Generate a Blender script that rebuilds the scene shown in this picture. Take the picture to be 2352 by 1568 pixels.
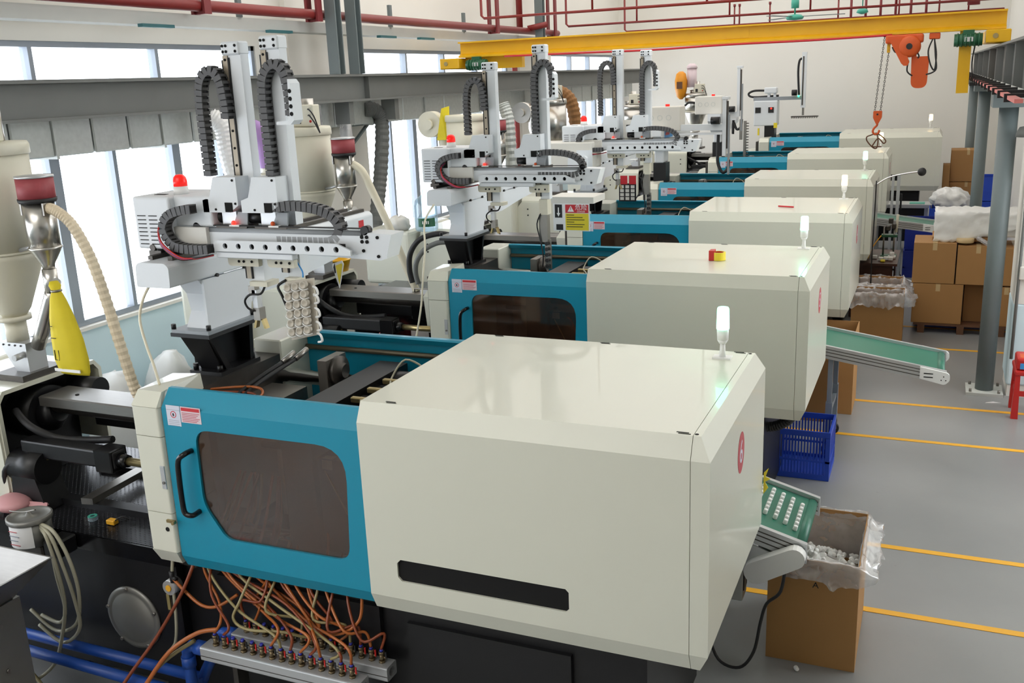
import bpy, bmesh, math, random
from mathutils import Vector, Matrix
random.seed(7)
SC = bpy.context.scene
COL = SC.collection
for o in list(bpy.data.objects):
    bpy.data.objects.remove(o)

# ------------------------------------------------------------------ camera
def make_camera():
    yaw, pitch, roll = -0.4161, -0.2627, -0.0424
    f_px = 2217.37
    cy, sy, cp, sp = math.cos(yaw), math.sin(yaw), math.cos(pitch), math.sin(pitch)
    fwd = Vector((sy * cp, cy * cp, sp)); right = Vector((cy, -sy, 0)); up = right.cross(fwd)
    cr, sr = math.cos(roll), math.sin(roll)
    r2 = cr * right + sr * up; u2 = -sr * right + cr * up
    cam = bpy.data.cameras.new('camera'); ob = bpy.data.objects.new('camera', cam)
    cam.sensor_fit = 'HORIZONTAL'; cam.sensor_width = 36.0; cam.lens = f_px * 36.0 / 2352
    cam.clip_start = 0.05; cam.clip_end = 200
    m = Matrix((( r2.x, u2.x, -fwd.x, 2.3222), (r2.y, u2.y, -fwd.y, -3.4795), (r2.z, u2.z, -fwd.z, 3.2505), (0, 0, 0, 1)))
    ob.matrix_world = m
    COL.objects.link(ob); SC.camera = ob
make_camera()

# ------------------------------------------------------------------ world, lights, exposure
W = bpy.data.worlds.new('overcast_sky'); SC.world = W; W.use_nodes = True
bg = W.node_tree.nodes['Background']
bg.inputs[0].default_value = (0.93, 0.97, 1.0, 1); bg.inputs[1].default_value = 4.2

def area(name, loc, rot, sx, sy, watts, col=(1, 1, 1)):
    l = bpy.data.lights.new(name, 'AREA'); l.shape = 'RECTANGLE'; l.size = sx; l.size_y = sy; l.energy = watts; l.color = col
    o = bpy.data.objects.new(name, l); o.location = loc; o.rotation_euler = rot; COL.objects.link(o)
    return o
# unseen area lights added under the ceiling as soft fill
area('ceiling_fill_area', (-2.2, -6.4, 5.9), (0, 0, 0), 5.0, 6.5, 205, (1, 0.98, 0.95))  # added fill behind the camera for the front faces
area('ceiling_fill_area', (-1.2, 11.4, 5.9), (0, 0, 0), 7.2, 16.2, 345, (1, 0.975, 0.94))
SC.view_settings.view_transform = 'Standard'; SC.view_settings.look = 'None'
SC.view_settings.exposure = 0.45; SC.view_settings.gamma = 1.0
SC.view_settings.use_curve_mapping = False
try:
    SC.cycles.use_denoising = True
    SC.cycles.max_bounces = 8; SC.cycles.diffuse_bounces = 5; SC.cycles.glossy_bounces = 4
    SC.cycles.transmission_bounces = 4; SC.cycles.transparent_max_bounces = 12
    SC.cycles.caustics_reflective = False; SC.cycles.caustics_refractive = False
    SC.cycles.sample_clamp_indirect = 6.0
except Exception:
    pass

# ------------------------------------------------------------------ materials
def lin(c):
    out = []
    for v in c[:3]:
        v = v / 255.0
        out.append(v / 12.92 if v <= 0.04045 else ((v + 0.055) / 1.055) ** 2.4)
    return tuple(out) + (1.0,)
M = {}
def mat(key, rgb, rough=0.5, metal=0.0, noise=0.06, nscale=6.0, coat=0.0, emit=None, estr=0.0, bump=0.0, bscale=40.0, stretch=(1, 1, 1), alpha=None, trans=0.0):
    m = bpy.data.materials.new(key); m.use_nodes = True
    nt = m.node_tree; N = nt.nodes; L = nt.links; b = N['Principled BSDF']
    b.inputs['Roughness'].default_value = rough; b.inputs['Metallic'].default_value = metal
    b.inputs['Coat Weight'].default_value = coat; b.inputs['Coat Roughness'].default_value = 0.03
    b.inputs['Base Color'].default_value = lin(rgb)
    if trans: b.inputs['Transmission Weight'].default_value = trans
    if noise > 0 or bump > 0:
        tc = N.new('ShaderNodeTexCoord'); mp = N.new('ShaderNodeMapping'); mp.inputs['Scale'].default_value = stretch
        L.new(tc.outputs['Object'], mp.inputs['Vector'])
    if noise > 0:
        nz = N.new('ShaderNodeTexNoise'); nz.inputs['Scale'].default_value = nscale; nz.inputs['Detail'].default_value = 5
        L.new(mp.outputs['Vector'], nz.inputs['Vector'])
        mx = N.new('ShaderNodeMix'); mx.data_type = 'RGBA'
        c = lin(rgb)
        mx.inputs[6].default_value = tuple(max(0, v * (1 - noise)) for v in c[:3]) + (1,)
        mx.inputs[7].default_value = tuple(min(1, v * (1 + noise)) for v in c[:3]) + (1,)
        L.new(nz.outputs['Fac'], mx.inputs[0]); L.new(mx.outputs[2], b.inputs['Base Color'])
    if bump > 0:
        n2 = N.new('ShaderNodeTexNoise'); n2.inputs['Scale'].default_value = bscale; n2.inputs['Detail'].default_value = 3
        L.new(mp.outputs['Vector'], n2.inputs['Vector'])
        bp = N.new('ShaderNodeBump'); bp.inputs['Strength'].default_value = bump; bp.inputs['Distance'].default_value = 0.01
        L.new(n2.outputs['Fac'], bp.inputs['Height']); L.new(bp.outputs['Normal'], b.inputs['Normal'])
    if emit is not None:
        b.inputs['Emission Color'].default_value = lin(emit); b.inputs['Emission Strength'].default_value = estr
    if alpha is not None:
        b.inputs['Alpha'].default_value = alpha
    M[key] = m
    return m
mat('cream', (221, 221, 206), 0.3, noise=0.02, nscale=3, coat=0.3)
mat('cream_matt', (220, 216, 198), 0.45, noise=0.05)
mat('teal', (16, 142, 172), 0.36, noise=0.03, coat=0.05)
mat('robot_grey', (226, 231, 236), 0.38, noise=0.03, nscale=2)
mat('robot_dark', (150, 156, 162), 0.35, noise=0.05)
mat('cabinet_white', (222, 220, 213), 0.4, noise=0.03)
mat('alu', (205, 207, 209), 0.35, 0.6, noise=0.05)
mat('steel', (150, 146, 140), 0.35, 0.9, noise=0.15, nscale=14)
mat('dark_steel', (86, 82, 78), 0.42, 0.8, noise=0.2, nscale=20)
mat('chrome', (225, 226, 228), 0.08, 1.0, noise=0)
mat('stainless', (205, 202, 196), 0.28, 1.0, noise=0.06, nscale=9, stretch=(1, 1, 6))
mat('galvanised', (196, 200, 197), 0.45, 0.35, noise=0.14, nscale=22)
mat('cup_beige', (196, 188, 174), 0.5, noise=0.1, nscale=40)
mat('steel_brushed', (150, 147, 143), 0.32, 0.85, noise=0.1, nscale=10, stretch=(1, 8, 8))
mat('steel_grey', (138, 137, 133), 0.4, 0.5, noise=0.1)
mat('rail_tan', (150, 140, 124), 0.35, 0.6, noise=0.1)
mat('rail_dull', (120, 112, 94), 0.45, 0.7, noise=0.1)
mat('shade_slab_dark', (58, 60, 62), 0.8, noise=0.1)  # for the unseen slab that blocks light near the camera
mat('brass', (176, 158, 112), 0.35, 0.9, noise=0.08)
mat('valve_metal', (128, 112, 86), 0.4, 0.8, noise=0.2, nscale=30)
mat('black', (20, 20, 22), 0.4, noise=0.2, nscale=10)
mat('black_gloss', (16, 16, 18), 0.2, noise=0)
mat('hole_black', (8, 8, 8), 0.9, noise=0)
mat('chain', (82, 82, 84), 0.5, noise=0.1, nscale=20)
mat('chain_band', (24, 24, 25), 0.6, noise=0)
mat('rubber', (34, 34, 36), 0.55, noise=0.1)
mat('red', (196, 40, 36), 0.4, noise=0.04)
mat('red_pipe', (132, 40, 38), 0.4, noise=0.1, nscale=8)
mat('pipe_maroon', (128, 46, 50), 0.5, noise=0.1)
mat('crane_yellow', (232, 180, 22), 0.4, noise=0.08, nscale=3)
mat('orange', (214, 88, 30), 0.45, noise=0.06)
mat('amber', (232, 152, 34), 0.45, noise=0.12, nscale=12)
mat('hose_orange', (176, 98, 44), 0.3, noise=0.15, nscale=8)
mat('hose_rust', (134, 62, 30), 0.32, noise=0.15, nscale=8)
mat('hose_olive', (150, 136, 92), 0.3, noise=0.1)
mat('hose_clear', (176, 172, 150), 0.35, noise=0.06)
mat('hose_beige', (224, 208, 180), 0.5, noise=0.08, nscale=30)
mat('hose_white', (236, 228, 204), 0.45, noise=0.04)
mat('blue_pvc', (32, 78, 166), 0.35, noise=0.08)
mat('blue_crate', (34, 74, 190), 0.4, noise=0.08)
mat('blue_dark', (26, 46, 140), 0.45, noise=0.08)
mat('blue_cap', (58, 62, 170), 0.4, noise=0.05)
mat('rail_grey', (112, 114, 112), 0.55, noise=0.1, nscale=3)
mat('post_grey', (112, 122, 124), 0.5, noise=0.1, nscale=4)
mat('light_beam', (205, 207, 202), 0.6, noise=0.05)
mat('wall_white', (236, 233, 226), 0.8, noise=0.025, nscale=1.2)
mat('wall_blue', (214, 236, 244), 0.75, noise=0.03, nscale=1.5)  # pale blue dado paint, lightened to carry window haze
mat('frame_alu', (150, 158, 168), 0.45, 0.3, noise=0.06)
mat('cardboard', (172, 128, 78), 0.75, noise=0.05, nscale=5)
mat('cardboard_dark', (150, 108, 66), 0.8, noise=0.05, nscale=5)
mat('tape', (205, 178, 132), 0.35, noise=0)
mat('belt_green', (44, 112, 92), 0.35, noise=0.06, nscale=4)
mat('white_plastic', (238, 238, 236), 0.4, noise=0.0)
mat('white_paper', (240, 240, 240), 0.6, noise=0)
mat('yellow_cloth', (226, 206, 40), 0.7, noise=0.1, nscale=9)
mat('yellow', (236, 214, 50), 0.45, noise=0.03)
mat('purple_cloth', (176, 140, 200), 0.75, noise=0.15, nscale=12)
mat('pink', (206, 150, 152), 0.5, noise=0.05)
mat('wood_dark', (72, 42, 30), 0.4, noise=0.2, nscale=4, stretch=(1, 8, 8))
mat('wood_pallet', (104, 70, 48), 0.7, noise=0.2)
mat('green_motor', (38, 96, 66), 0.4, noise=0.1)
mat('fan_green', (70, 168, 148), 0.4, noise=0.05)
mat('sky_blue', (60, 150, 220), 0.45, noise=0.04)
mat('print_red', (206, 44, 52), 0.5, noise=0)
mat('print_grey', (150, 156, 170), 0.6, noise=0)
mat('print_black', (30, 30, 32), 0.6, noise=0)
mat('sticker', (214, 218, 232), 0.45, noise=0.02)
mat('sticker_pink', (226, 206, 212), 0.45, noise=0.02)
mat('rose', (188, 72, 82), 0.45, noise=0.02)
mat('salmon', (228, 130, 124), 0.5, noise=0.05)
mat('filter_red', (160, 70, 76), 0.55, noise=0.1, nscale=40)
mat('line_yellow', (238, 176, 46), 0.55, noise=0.06, nscale=6)
mat('teal_tag', (52, 110, 116), 0.5, noise=0.05)
mat('lens_green', (225, 255, 244), 0.4, noise=0, emit=(120, 255, 200), estr=6.0)
mat('lens_warm', (255, 246, 214), 0.4, noise=0, emit=(255, 214, 150), estr=5.0)
mat('lens_red', (230, 30, 24), 0.25, noise=0, emit=(255, 30, 20), estr=0.35)
mat('led_red', (255, 40, 30), 0.3, noise=0, emit=(255, 40, 30), estr=2.5)
mat('led_green', (60, 255, 160), 0.3, noise=0, emit=(60, 255, 160), estr=2.5)

def mat_shell(key, tint, gloss_rough, base_fac, dirt=None, dirt_fac=0.0):
    """see-through sheet: transparent + reflection, optional diffuse dirt"""
    m = bpy.data.materials.new(key); m.use_nodes = True; nt = m.node_tree; N = nt.nodes; L = nt.links
    for n in list(N):
        if n.type != 'OUTPUT_MATERIAL': N.remove(n)
    out = [n for n in N if n.type == 'OUTPUT_MATERIAL'][0]
    t = N.new('ShaderNodeBsdfTransparent'); t.inputs[0].default_value = tint
    g = N.new('ShaderNodeBsdfGlossy'); g.inputs['Roughness'].default_value = gloss_rough
    lw = N.new('ShaderNodeLayerWeight'); lw.inputs['Blend'].default_value = 0.25
    ma = N.new('ShaderNodeMath'); ma.operation = 'MULTIPLY_ADD'; ma.inputs[1].default_value = 0.5; ma.inputs[2].default_value = base_fac; L.new(lw.outputs['Facing'], ma.inputs[0])
    mx = N.new('ShaderNodeMixShader'); L.new(ma.outputs[0], mx.inputs[0]); L.new(t.outputs[0], mx.inputs[1]); L.new(g.outputs[0], mx.inputs[2])
    last = mx
    if dirt:
        d = N.new('ShaderNodeBsdfDiffuse'); d.inputs[0].default_value = dirt
        tc = N.new('ShaderNodeTexCoord'); nz = N.new('ShaderNodeTexNoise'); nz.inputs['Scale'].default_value = 4; nz.inputs['Detail'].default_value = 6
        L.new(tc.outputs['Object'], nz.inputs['Vector'])
        mr = N.new('ShaderNodeMapRange'); mr.inputs[1].default_value = 0.3; mr.inputs[2].default_value = 0.75; mr.inputs[3].default_value = dirt_fac * 0.3; mr.inputs[4].default_value = dirt_fac
        L.new(nz.outputs['Fac'], mr.inputs[0])
        m2 = N.new('ShaderNodeMixShader'); L.new(mr.outputs[0], m2.inputs[0]); L.new(mx.outputs[0], m2.inputs[1]); L.new(d.outputs[0], m2.inputs[2]); last = m2
    L.new(last.outputs[0], out.inputs[0]); M[key] = m
mat_shell('window_glass', (0.97, 0.98, 1, 1), 0.02, 0.03)
mat_shell('door_acrylic', (0.66, 0.55, 0.47, 1), 0.05, 0.04, lin((112, 84, 66)), 0.24)
mat_shell('clear_plastic', (0.93, 0.93, 0.95, 1), 0.12, 0.12, (0.9, 0.9, 0.92, 1), 0.45)
mat_shell('tank_clear', (0.72, 0.86, 0.94, 1), 0.05, 0.08, (0.75, 0.88, 0.95, 1), 0.35)

def mat_floor():
    m = bpy.data.materials.new('floor_paint'); m.use_nodes = True; nt = m.node_tree; N = nt.nodes; L = nt.links; b = N['Principled BSDF']
    tc = N.new('ShaderNodeTexCoord')
    n1 = N.new('ShaderNodeTexNoise'); n1.inputs['Scale'].default_value = 0.7; n1.inputs['Detail'].default_value = 6; L.new(tc.outputs['Object'], n1.inputs['Vector'])
    cr = N.new('ShaderNodeValToRGB'); cr.color_ramp.elements[0].position = 0.3; cr.color_ramp.elements[1].position = 0.75
    cr.color_ramp.elements[0].color = lin((134, 135, 135)); cr.color_ramp.elements[1].color = lin((154, 155, 154)); L.new(n1.outputs['Fac'], cr.inputs[0])
    n2 = N.new('ShaderNodeTexNoise'); n2.inputs['Scale'].default_value = 5; n2.inputs['Detail'].default_value = 10; n2.inputs['Roughness'].default_value = 0.7
    mp = N.new('ShaderNodeMapping'); mp.inputs['Scale'].default_value = (1, 2.6, 1); L.new(tc.outputs['Object'], mp.inputs[0]); L.new(mp.outputs[0], n2.inputs['Vector'])
    c2 = N.new('ShaderNodeValToRGB'); c2.color_ramp.elements[0].position = 0.66; c2.color_ramp.elements[1].position = 0.74
    c2.color_ramp.elements[0].color = (0, 0, 0, 1); c2.color_ramp.elements[1].color = (1, 1, 1, 1); L.new(n2.outputs['Fac'], c2.inputs[0])
    mx = N.new('ShaderNodeMix'); mx.data_type = 'RGBA'; L.new(c2.outputs[0], mx.inputs[0]); L.new(cr.outputs[0], mx.inputs[6]); mx.inputs[7].default_value = lin((118, 118, 118))
    L.new(mx.outputs[2], b.inputs['Base Color']); b.inputs['Roughness'].default_value = 0.3; M['floor'] = m
    rr = N.new('ShaderNodeMapRange'); rr.inputs[3].default_value = 0.24; rr.inputs[4].default_value = 0.42; L.new(n1.outputs['Fac'], rr.inputs[0]); L.new(rr.outputs[0], b.inputs['Roughness'])
mat_floor()
def mat_tread():
    m = bpy.data.materials.new('tread_plate'); m.use_nodes = True; nt = m.node_tree; N = nt.nodes; L = nt.links; b = N['Principled BSDF']
    b.inputs['Base Color'].default_value = lin((42, 42, 46)); b.inputs['Roughness'].default_value = 0.28; b.inputs['Metallic'].default_value = 0.55
    tc = N.new('ShaderNodeTexCoord'); mp = N.new('ShaderNodeMapping'); mp.inputs['Scale'].default_value = (26, 26, 26); mp.inputs['Rotation'].default_value = (0, 0, 0.785)
    L.new(tc.outputs['Object'], mp.inputs[0])
    br = N.new('ShaderNodeTexVoronoi'); br.inputs['Scale'].default_value = 1.6; br.inputs['Randomness'].default_value = 0.0
    L.new(mp.outputs[0], br.inputs['Vector'])
    mr = N.new('ShaderNodeMapRange'); mr.inputs[1].default_value = 0.12; mr.inputs[2].default_value = 0.34; mr.inputs[3].default_value = 1.0; mr.inputs[4].default_value = 0.0; L.new(br.outputs['Distance'], mr.inputs[0])
    bp = N.new('ShaderNodeBump'); bp.inputs['Strength'].default_value = 1.0; bp.inputs['Distance'].default_value = 0.012; L.new(mr.outputs[0], bp.inputs['Height']); L.new(bp.outputs[0], b.inputs['Normal'])
    M['tread'] = m
mat_tread()

# ------------------------------------------------------------------ mesh building
ORG = {}
class MB:
    def __init__(s): s.v = []; s.f = []; s.sm = []
    def add(s, vs, fs, smooth=False):
        n = len(s.v); s.v += [tuple(p) for p in vs]
        for i, f in enumerate(fs):
            s.f.append([n + k for k in f]); s.sm.append(smooth[i] if isinstance(smooth, list) else smooth)
        return s
    def box(s, x0, y0, z0, x1, y1, z1):
        return s.add([(x0,y0,z0),(x1,y0,z0),(x1,y1,z0),(x0,y1,z0),(x0,y0,z1),(x1,y0,z1),(x1,y1,z1),(x0,y1,z1)],
                     [(0,3,2,1),(4,5,6,7),(0,1,5,4),(1,2,6,5),(2,3,7,6),(3,0,4,7)])
    def rbox(s, x0, y0, z0, x1, y1, z1, r=0.01, seg=2):
        bm = bmesh.new(); bmesh.ops.create_cube(bm, size=1)
        for v in bm.verts: v.co = ((x0+x1)/2 + v.co.x*(x1-x0), (y0+y1)/2 + v.co.y*(y1-y0), (z0+z1)/2 + v.co.z*(z1-z0))
        bmesh.ops.bevel(bm, geom=list(bm.edges), offset=r, segments=seg, affect='EDGES', profile=0.5, clamp_overlap=True)
        return s.frombm(bm)
    def frombm(s, bm, smooth=False):
        bm.verts.index_update()
        s.add([v.co[:] for v in bm.verts], [[v.index for v in f.verts] for f in bm.faces], smooth); bm.free(); return s
    def prism(s, pts, axis, a0, a1):
        def P(p, a): return (a, p[0], p[1]) if axis == 'x' else ((p[0], a, p[1]) if axis == 'y' else (p[0], p[1], a))
        n = len(pts)
        return s.add([P(p, a0) for p in pts] + [P(p, a1) for p in pts],
                     [list(range(n)), list(range(2*n-1, n-1, -1))] + [(i, (i+1) % n, n+(i+1) % n, n+i) for i in range(n)])
    def hull(s, pts):
        bm = bmesh.new()
        for p in pts: bm.verts.new(p)
        r = bmesh.ops.convex_hull(bm, input=list(bm.verts))
        bmesh.ops.dissolve_limit(bm, angle_limit=0.01, verts=list(bm.verts), edges=list(bm.edges))
        return s.frombm(bm)
    def cyl(s, p0, p1, r0, r1=None, n=16, caps=True):
        if r1 is None: r1 = r0
        p0 = Vector(p0); p1 = Vector(p1); d = (p1 - p0).normalized()
        a = d.orthogonal().normalized(); b = d.cross(a)
        vs = []
        for p, r in ((p0, r0), (p1, r1)):
            for i in range(n):
                t = 2*math.pi*i/n; vs.append(p + (a*math.cos(t) + b*math.sin(t))*r)
        fs = [(i, (i+1) % n, n+(i+1) % n, n+i) for i in range(n)]; sm = [True]*n
        if caps: fs += [list(range(n-1, -1, -1)), list(range(n, 2*n))]; sm += [False, False]
        return s.add(vs, fs, sm)
    def tube(s, pts, r, n=8, res=6, smooth=True, ribs=0):
        P = [Vector(p) for p in pts]
        if smooth and len(P) > 2:
            Q = [P[0]]
            for i in range(len(P)-1):
                a = P[max(i-1, 0)]; b = P[i]; c = P[i+1]; d = P[min(i+2, len(P)-1)]
                for k in range(1, res+1):
                    t = k/res
                    Q.append(0.5*((2*b) + (c-a)*t + (2*a-5*b+4*c-d)*t*t + (3*b-a-3*c+d)*t**3))
            P = Q
        vs = []; fs = []; up = None
        for i, p in enumerate(P):
            d = (P[min(i+1, len(P)-1)] - P[max(i-1, 0)])
            if d.length < 1e-9: d = Vector((0, 0, 1))
            d.normalize()
            if up is None: up = d.orthogonal().normalized()
            up = (up - d*up.dot(d))
            up = up.normalized() if up.length > 1e-6 else d.orthogonal().normalized()
            b = d.cross(up)
            rr = r*(1 + (0.13 if ribs and i % 2 else 0))
            for k in range(n):
                t = 2*math.pi*k/n; vs.append(p + (up*math.cos(t) + b*math.sin(t))*rr)
        m = len(P)
        for i in range(m-1):
            for k in range(n): fs.append((i*n+k, i*n+(k+1) % n, (i+1)*n+(k+1) % n, (i+1)*n+k))
        sm = [not ribs]*len(fs)
        fs += [list(range(n-1, -1, -1)), list(range((m-1)*n, m*n))]; sm += [False, False]
        return s.add(vs, fs, sm)
    def lathe(s, prof, c, n=24, axis='z', sharp=True):
        """profile (r, h) around an axis through c"""
        vs = []; fs = []
        for r, h in prof:
            for i in range(n):
                t = 2*math.pi*i/n; u, w = r*math.cos(t), r*math.sin(t)
                vs.append((c[0]+u, c[1]+w, c[2]+h) if axis == 'z' else ((c[0]+u, c[1]+h, c[2]+w) if axis == 'y' else (c[0]+h, c[1]+u, c[2]+w)))
        m = len(prof)
        for j in range(m-1):
            for i in range(n): fs.append((j*n+i, j*n+(i+1) % n, (j+1)*n+(i+1) % n, (j+1)*n+i))
        sm = [True]*len(fs)
        fs += [list(range(n-1, -1, -1)), list(range((m-1)*n, m*n))]; sm += [False, False]
        return s.add(vs, fs, sm)
    def plate(s, outer, holes, fmap, t):
        """flat sheet with real holes; fmap(u, v, w) -> xyz, w from 0 to t"""
        bm = bmesh.new(); loops = [outer] + list(holes); es = []
        for lp in loops:
            vs = [bm.verts.new((p[0], p[1], 0)) for p in lp]
            es += [bm.edges.new((vs[i], vs[(i+1) % len(vs)])) for i in range(len(vs))]
        bmesh.ops.triangle_fill(bm, use_beauty=True, use_dissolve=False, edges=es)
        bm.verts.index_update(); co = [v.co.copy() for v in bm.verts]; tri = [[v.index for v in f.verts] for f in bm.faces]; bm.free()
        n = len(co); vs = [fmap(c.x, c.y, 0) for c in co] + [fmap(c.x, c.y, t) for c in co]
        fs = [f for f in tri] + [[n+k for k in reversed(f)] for f in tri]; k0 = 0
        for lp in loops:
            k = len(lp); fs += [(k0+i, k0+(i+1) % k, n+k0+(i+1) % k, n+k0+i) for i in range(k)]; k0 += k
        return s.add(vs, fs)
    def ball(s, c, r, sx=1, sy=1, sz=1, n=14):
        bm = bmesh.new(); bmesh.ops.create_uvsphere(bm, u_segments=n, v_segments=max(6, n//2), radius=r)
        for v in bm.verts: v.co = (c[0]+v.co.x*sx, c[1]+v.co.y*sy, c[2]+v.co.z*sz)
        return s.frombm(bm, True)
    def build(s, name, m, parent=None, loc=None, kind=None, label=None):
        o0 = ORG.get(parent, (0, 0, 0)) if parent else (loc or (0, 0, 0))
        me = bpy.data.meshes.new(name)
        me.from_pydata([(p[0]-o0[0], p[1]-o0[1], p[2]-o0[2]) for p in s.v], [], s.f)
        bm = bmesh.new(); bm.from_mesh(me)
        if len(bm.faces) == len(s.sm):
            for f, k in zip(bm.faces, s.sm): f.smooth = k
        bmesh.ops.recalc_face_normals(bm, faces=list(bm.faces)); bm.to_mesh(me); bm.free()
        me.materials.append(M[m] if isinstance(m, str) else m)
        o = bpy.data.objects.new(name, me); COL.objects.link(o)
        if parent: o.parent = parent; ORG[o] = ORG.get(parent, (0, 0, 0))
        else: o.location = o0; ORG[o] = o0
        if kind: o['kind'] = kind
        if label: o['label'] = label
        return o
def tag(o, label, cat, group=None):
    o['label'] = label; o['category'] = cat
    if group: o['group'] = group
    return o
def thing(name, label, cat, loc=(0, 0, 0), group=None):
    o = bpy.data.objects.new(name, None); o.empty_display_size = 0.1; o.location = loc; COL.objects.link(o); ORG[o] = tuple(loc)
    return tag(o, label, cat, group)
def copy_tree(root, loc=None, label=None, scale=None, parent=None):
    c = root.copy(); COL.objects.link(c); c.parent = parent
    if loc is not None: c.location = loc; ORG[c] = tuple(loc)
    if label: c['label'] = label
    if scale: c.scale = (scale,)*3
    for ch in list(root.children): copy_tree(ch, parent=c)
    return c
def text(name, body, size, m, parent, origin, ux, uy, ext=0.0006, align='CENTER'):
    """flat lettering as a mesh; origin = centre of the line, ux / uy = writing and up directions (world)"""
    cu = bpy.data.curves.new(name, 'FONT'); cu.body = body; cu.size = size; cu.extrude = ext; cu.align_x = align; cu.align_y = 'CENTER'; cu.resolution_u = 3
    t = bpy.data.objects.new(name, cu); COL.objects.link(t)
    dg = bpy.context.evaluated_depsgraph_get(); me = bpy.data.meshes.new_from_object(t.evaluated_get(dg)); bpy.data.objects.remove(t)
    ux = Vector(ux).normalized(); uy = Vector(uy).normalized(); uz = ux.cross(uy); o0 = Vector(ORG.get(parent, (0, 0, 0)))
    me.transform(Matrix(((ux.x, uy.x, uz.x, origin[0]-o0.x), (ux.y, uy.y, uz.y, origin[1]-o0.y), (ux.z, uy.z, uz.z, origin[2]-o0.z), (0, 0, 0, 1))))
    me.materials.clear(); me.materials.append(M[m])
    o = bpy.data.objects.new(name, me); COL.objects.link(o); o.parent = parent; ORG[o] = ORG.get(parent, (0, 0, 0))
    return o
def struct(mb, name, m, parent=None):
    return mb.build(name, m, parent, kind=None if parent else 'structure')
def circ(cx, cy, r, n=12, a0=0.0): return [(cx+r*math.cos(a0+2*math.pi*i/n), cy+r*math.sin(a0+2*math.pi*i/n)) for i in range(n)]
def rounded(pts, r, n=4):
    """round the corners of a 2-D polygon"""
    out = []
    for i, p in enumerate(pts):
        a = Vector(pts[i-1]); b = Vector(p); c = Vector(pts[(i+1) % len(pts)])
        rr = r[i] if isinstance(r, (list, tuple)) else r
        d1 = (a-b); d2 = (c-b); k = min(rr, d1.length*0.45, d2.length*0.45)
        p0 = b + d1.normalized()*k; p1 = b + d2.normalized()*k
        for j in range(n+1):
            t = j/n; q = (1-t)**2*p0 + 2*t*(1-t)*b + t*t*p1; out.append((q.x, q.y))
    return out
def instance(src, parent, loc, rot=(0, 0, 0), name=None):
    o = bpy.data.objects.new(name or src.name, src.data if hasattr(src, 'data') else src); COL.objects.link(o); o.parent = parent
    po = ORG.get(parent, (0, 0, 0)); o.location = (loc[0]-po[0], loc[1]-po[1], loc[2]-po[2]); o.rotation_euler = rot; return o

# ================================================================== the setting
fl = struct(MB().box(-5.1, -10, -0.1, 9, 20.2, 0), 'floor', 'floor')
for y, x0, x1 in ((2.26, 0.3, 8.6), (3.165, 0.3, 8.6), (5.35, 0.3, 8.6), (6.37, 0.3, 8.6), (8.545, 0.3, 3.3), (9.555, 0.3, 3.3)):
    MB().box(x0, y-0.028, 0.0005, x1, y+0.028, 0.003).build('floor_line', 'line_yellow', fl)
struct(MB().box(-5.1, -10, 6.0, 9, 20.2, 6.15), 'ceiling', 'wall_white')
struct(MB().box(-5.1, 20, 0, 3.8, 20.2, 6.0), 'wall_back', 'wall_white')
wf = struct(MB().box(-5.1, -10.2, 0, 9, -10.0, 6.0), 'wall_front', 'wall_white')
MB().box(0.9, -10.0, 1.5, 9, -2.6, 1.65).build('shade_slab', 'shade_slab_dark', wf)  # unseen slab added to keep light off low front faces
struct(MB().box(6.5, -10, 0, 6.7, 2.5, 6.0).box(6.5, 2.5, 0, 6.7, 7.7, 1.7).box(6.5, 2.5, 5.7, 6.7, 7.7, 6.0).box(3.8, 7.5, 0, 6.5, 7.7, 6.0), 'wall_aisle', 'wall_white')  # unseen wall added to limit side light, its opening sized for that
wr = struct(MB().box(3.55, 7.5, 0.0, 3.8, 20, 6.0), 'wall_right', 'wall_white')
pl = struct(MB().box(3.12, 6.9, 0.95, 3.8, 7.5, 6.0), 'trim_1', 'wall_white')
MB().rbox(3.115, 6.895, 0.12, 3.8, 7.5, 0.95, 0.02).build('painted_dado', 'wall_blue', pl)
MB().box(3.13, 6.91, 0.0, 3.8, 7.5, 0.12).build('plinth', 'wall_white', pl)
# left wall: window bays between piers
XW = -4.9
BAYS = [(-9.5, 5.95), (8.2, 13.2), (15.4, 19.6)]
wl = MB()
wl.box(-5.1, -10, 0, XW, 20, 1.166)
for a, b in ((-10, -9.5), (5.95, 8.2), (13.2, 15.4), (19.6, 20)): wl.box(-5.1, a, 1.2, XW, b, 6.0)
for a, b in BAYS:
    wl.box(-5.1, a, 2.86, XW, b, 3.36); wl.box(-5.1, a, 3.76, XW, b, 6.0)
wl_o = struct(wl, 'wall_left', 'wall_white')
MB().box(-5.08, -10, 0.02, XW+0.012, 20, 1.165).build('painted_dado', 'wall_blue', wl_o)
MB().box(-5.1, -10, 1.167, XW+0.05, 20, 1.2).build('window_ledge', 'wall_white', wl_o)
MB().box(XW, 6.5, 0, XW+0.07, 8.1, 6.0).build('pier', 'wall_white', wl_o)
MB().box(XW, 13.6, 0, XW+0.07, 15.2, 6.0).build('pier', 'wall_white', wl_o)
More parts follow.
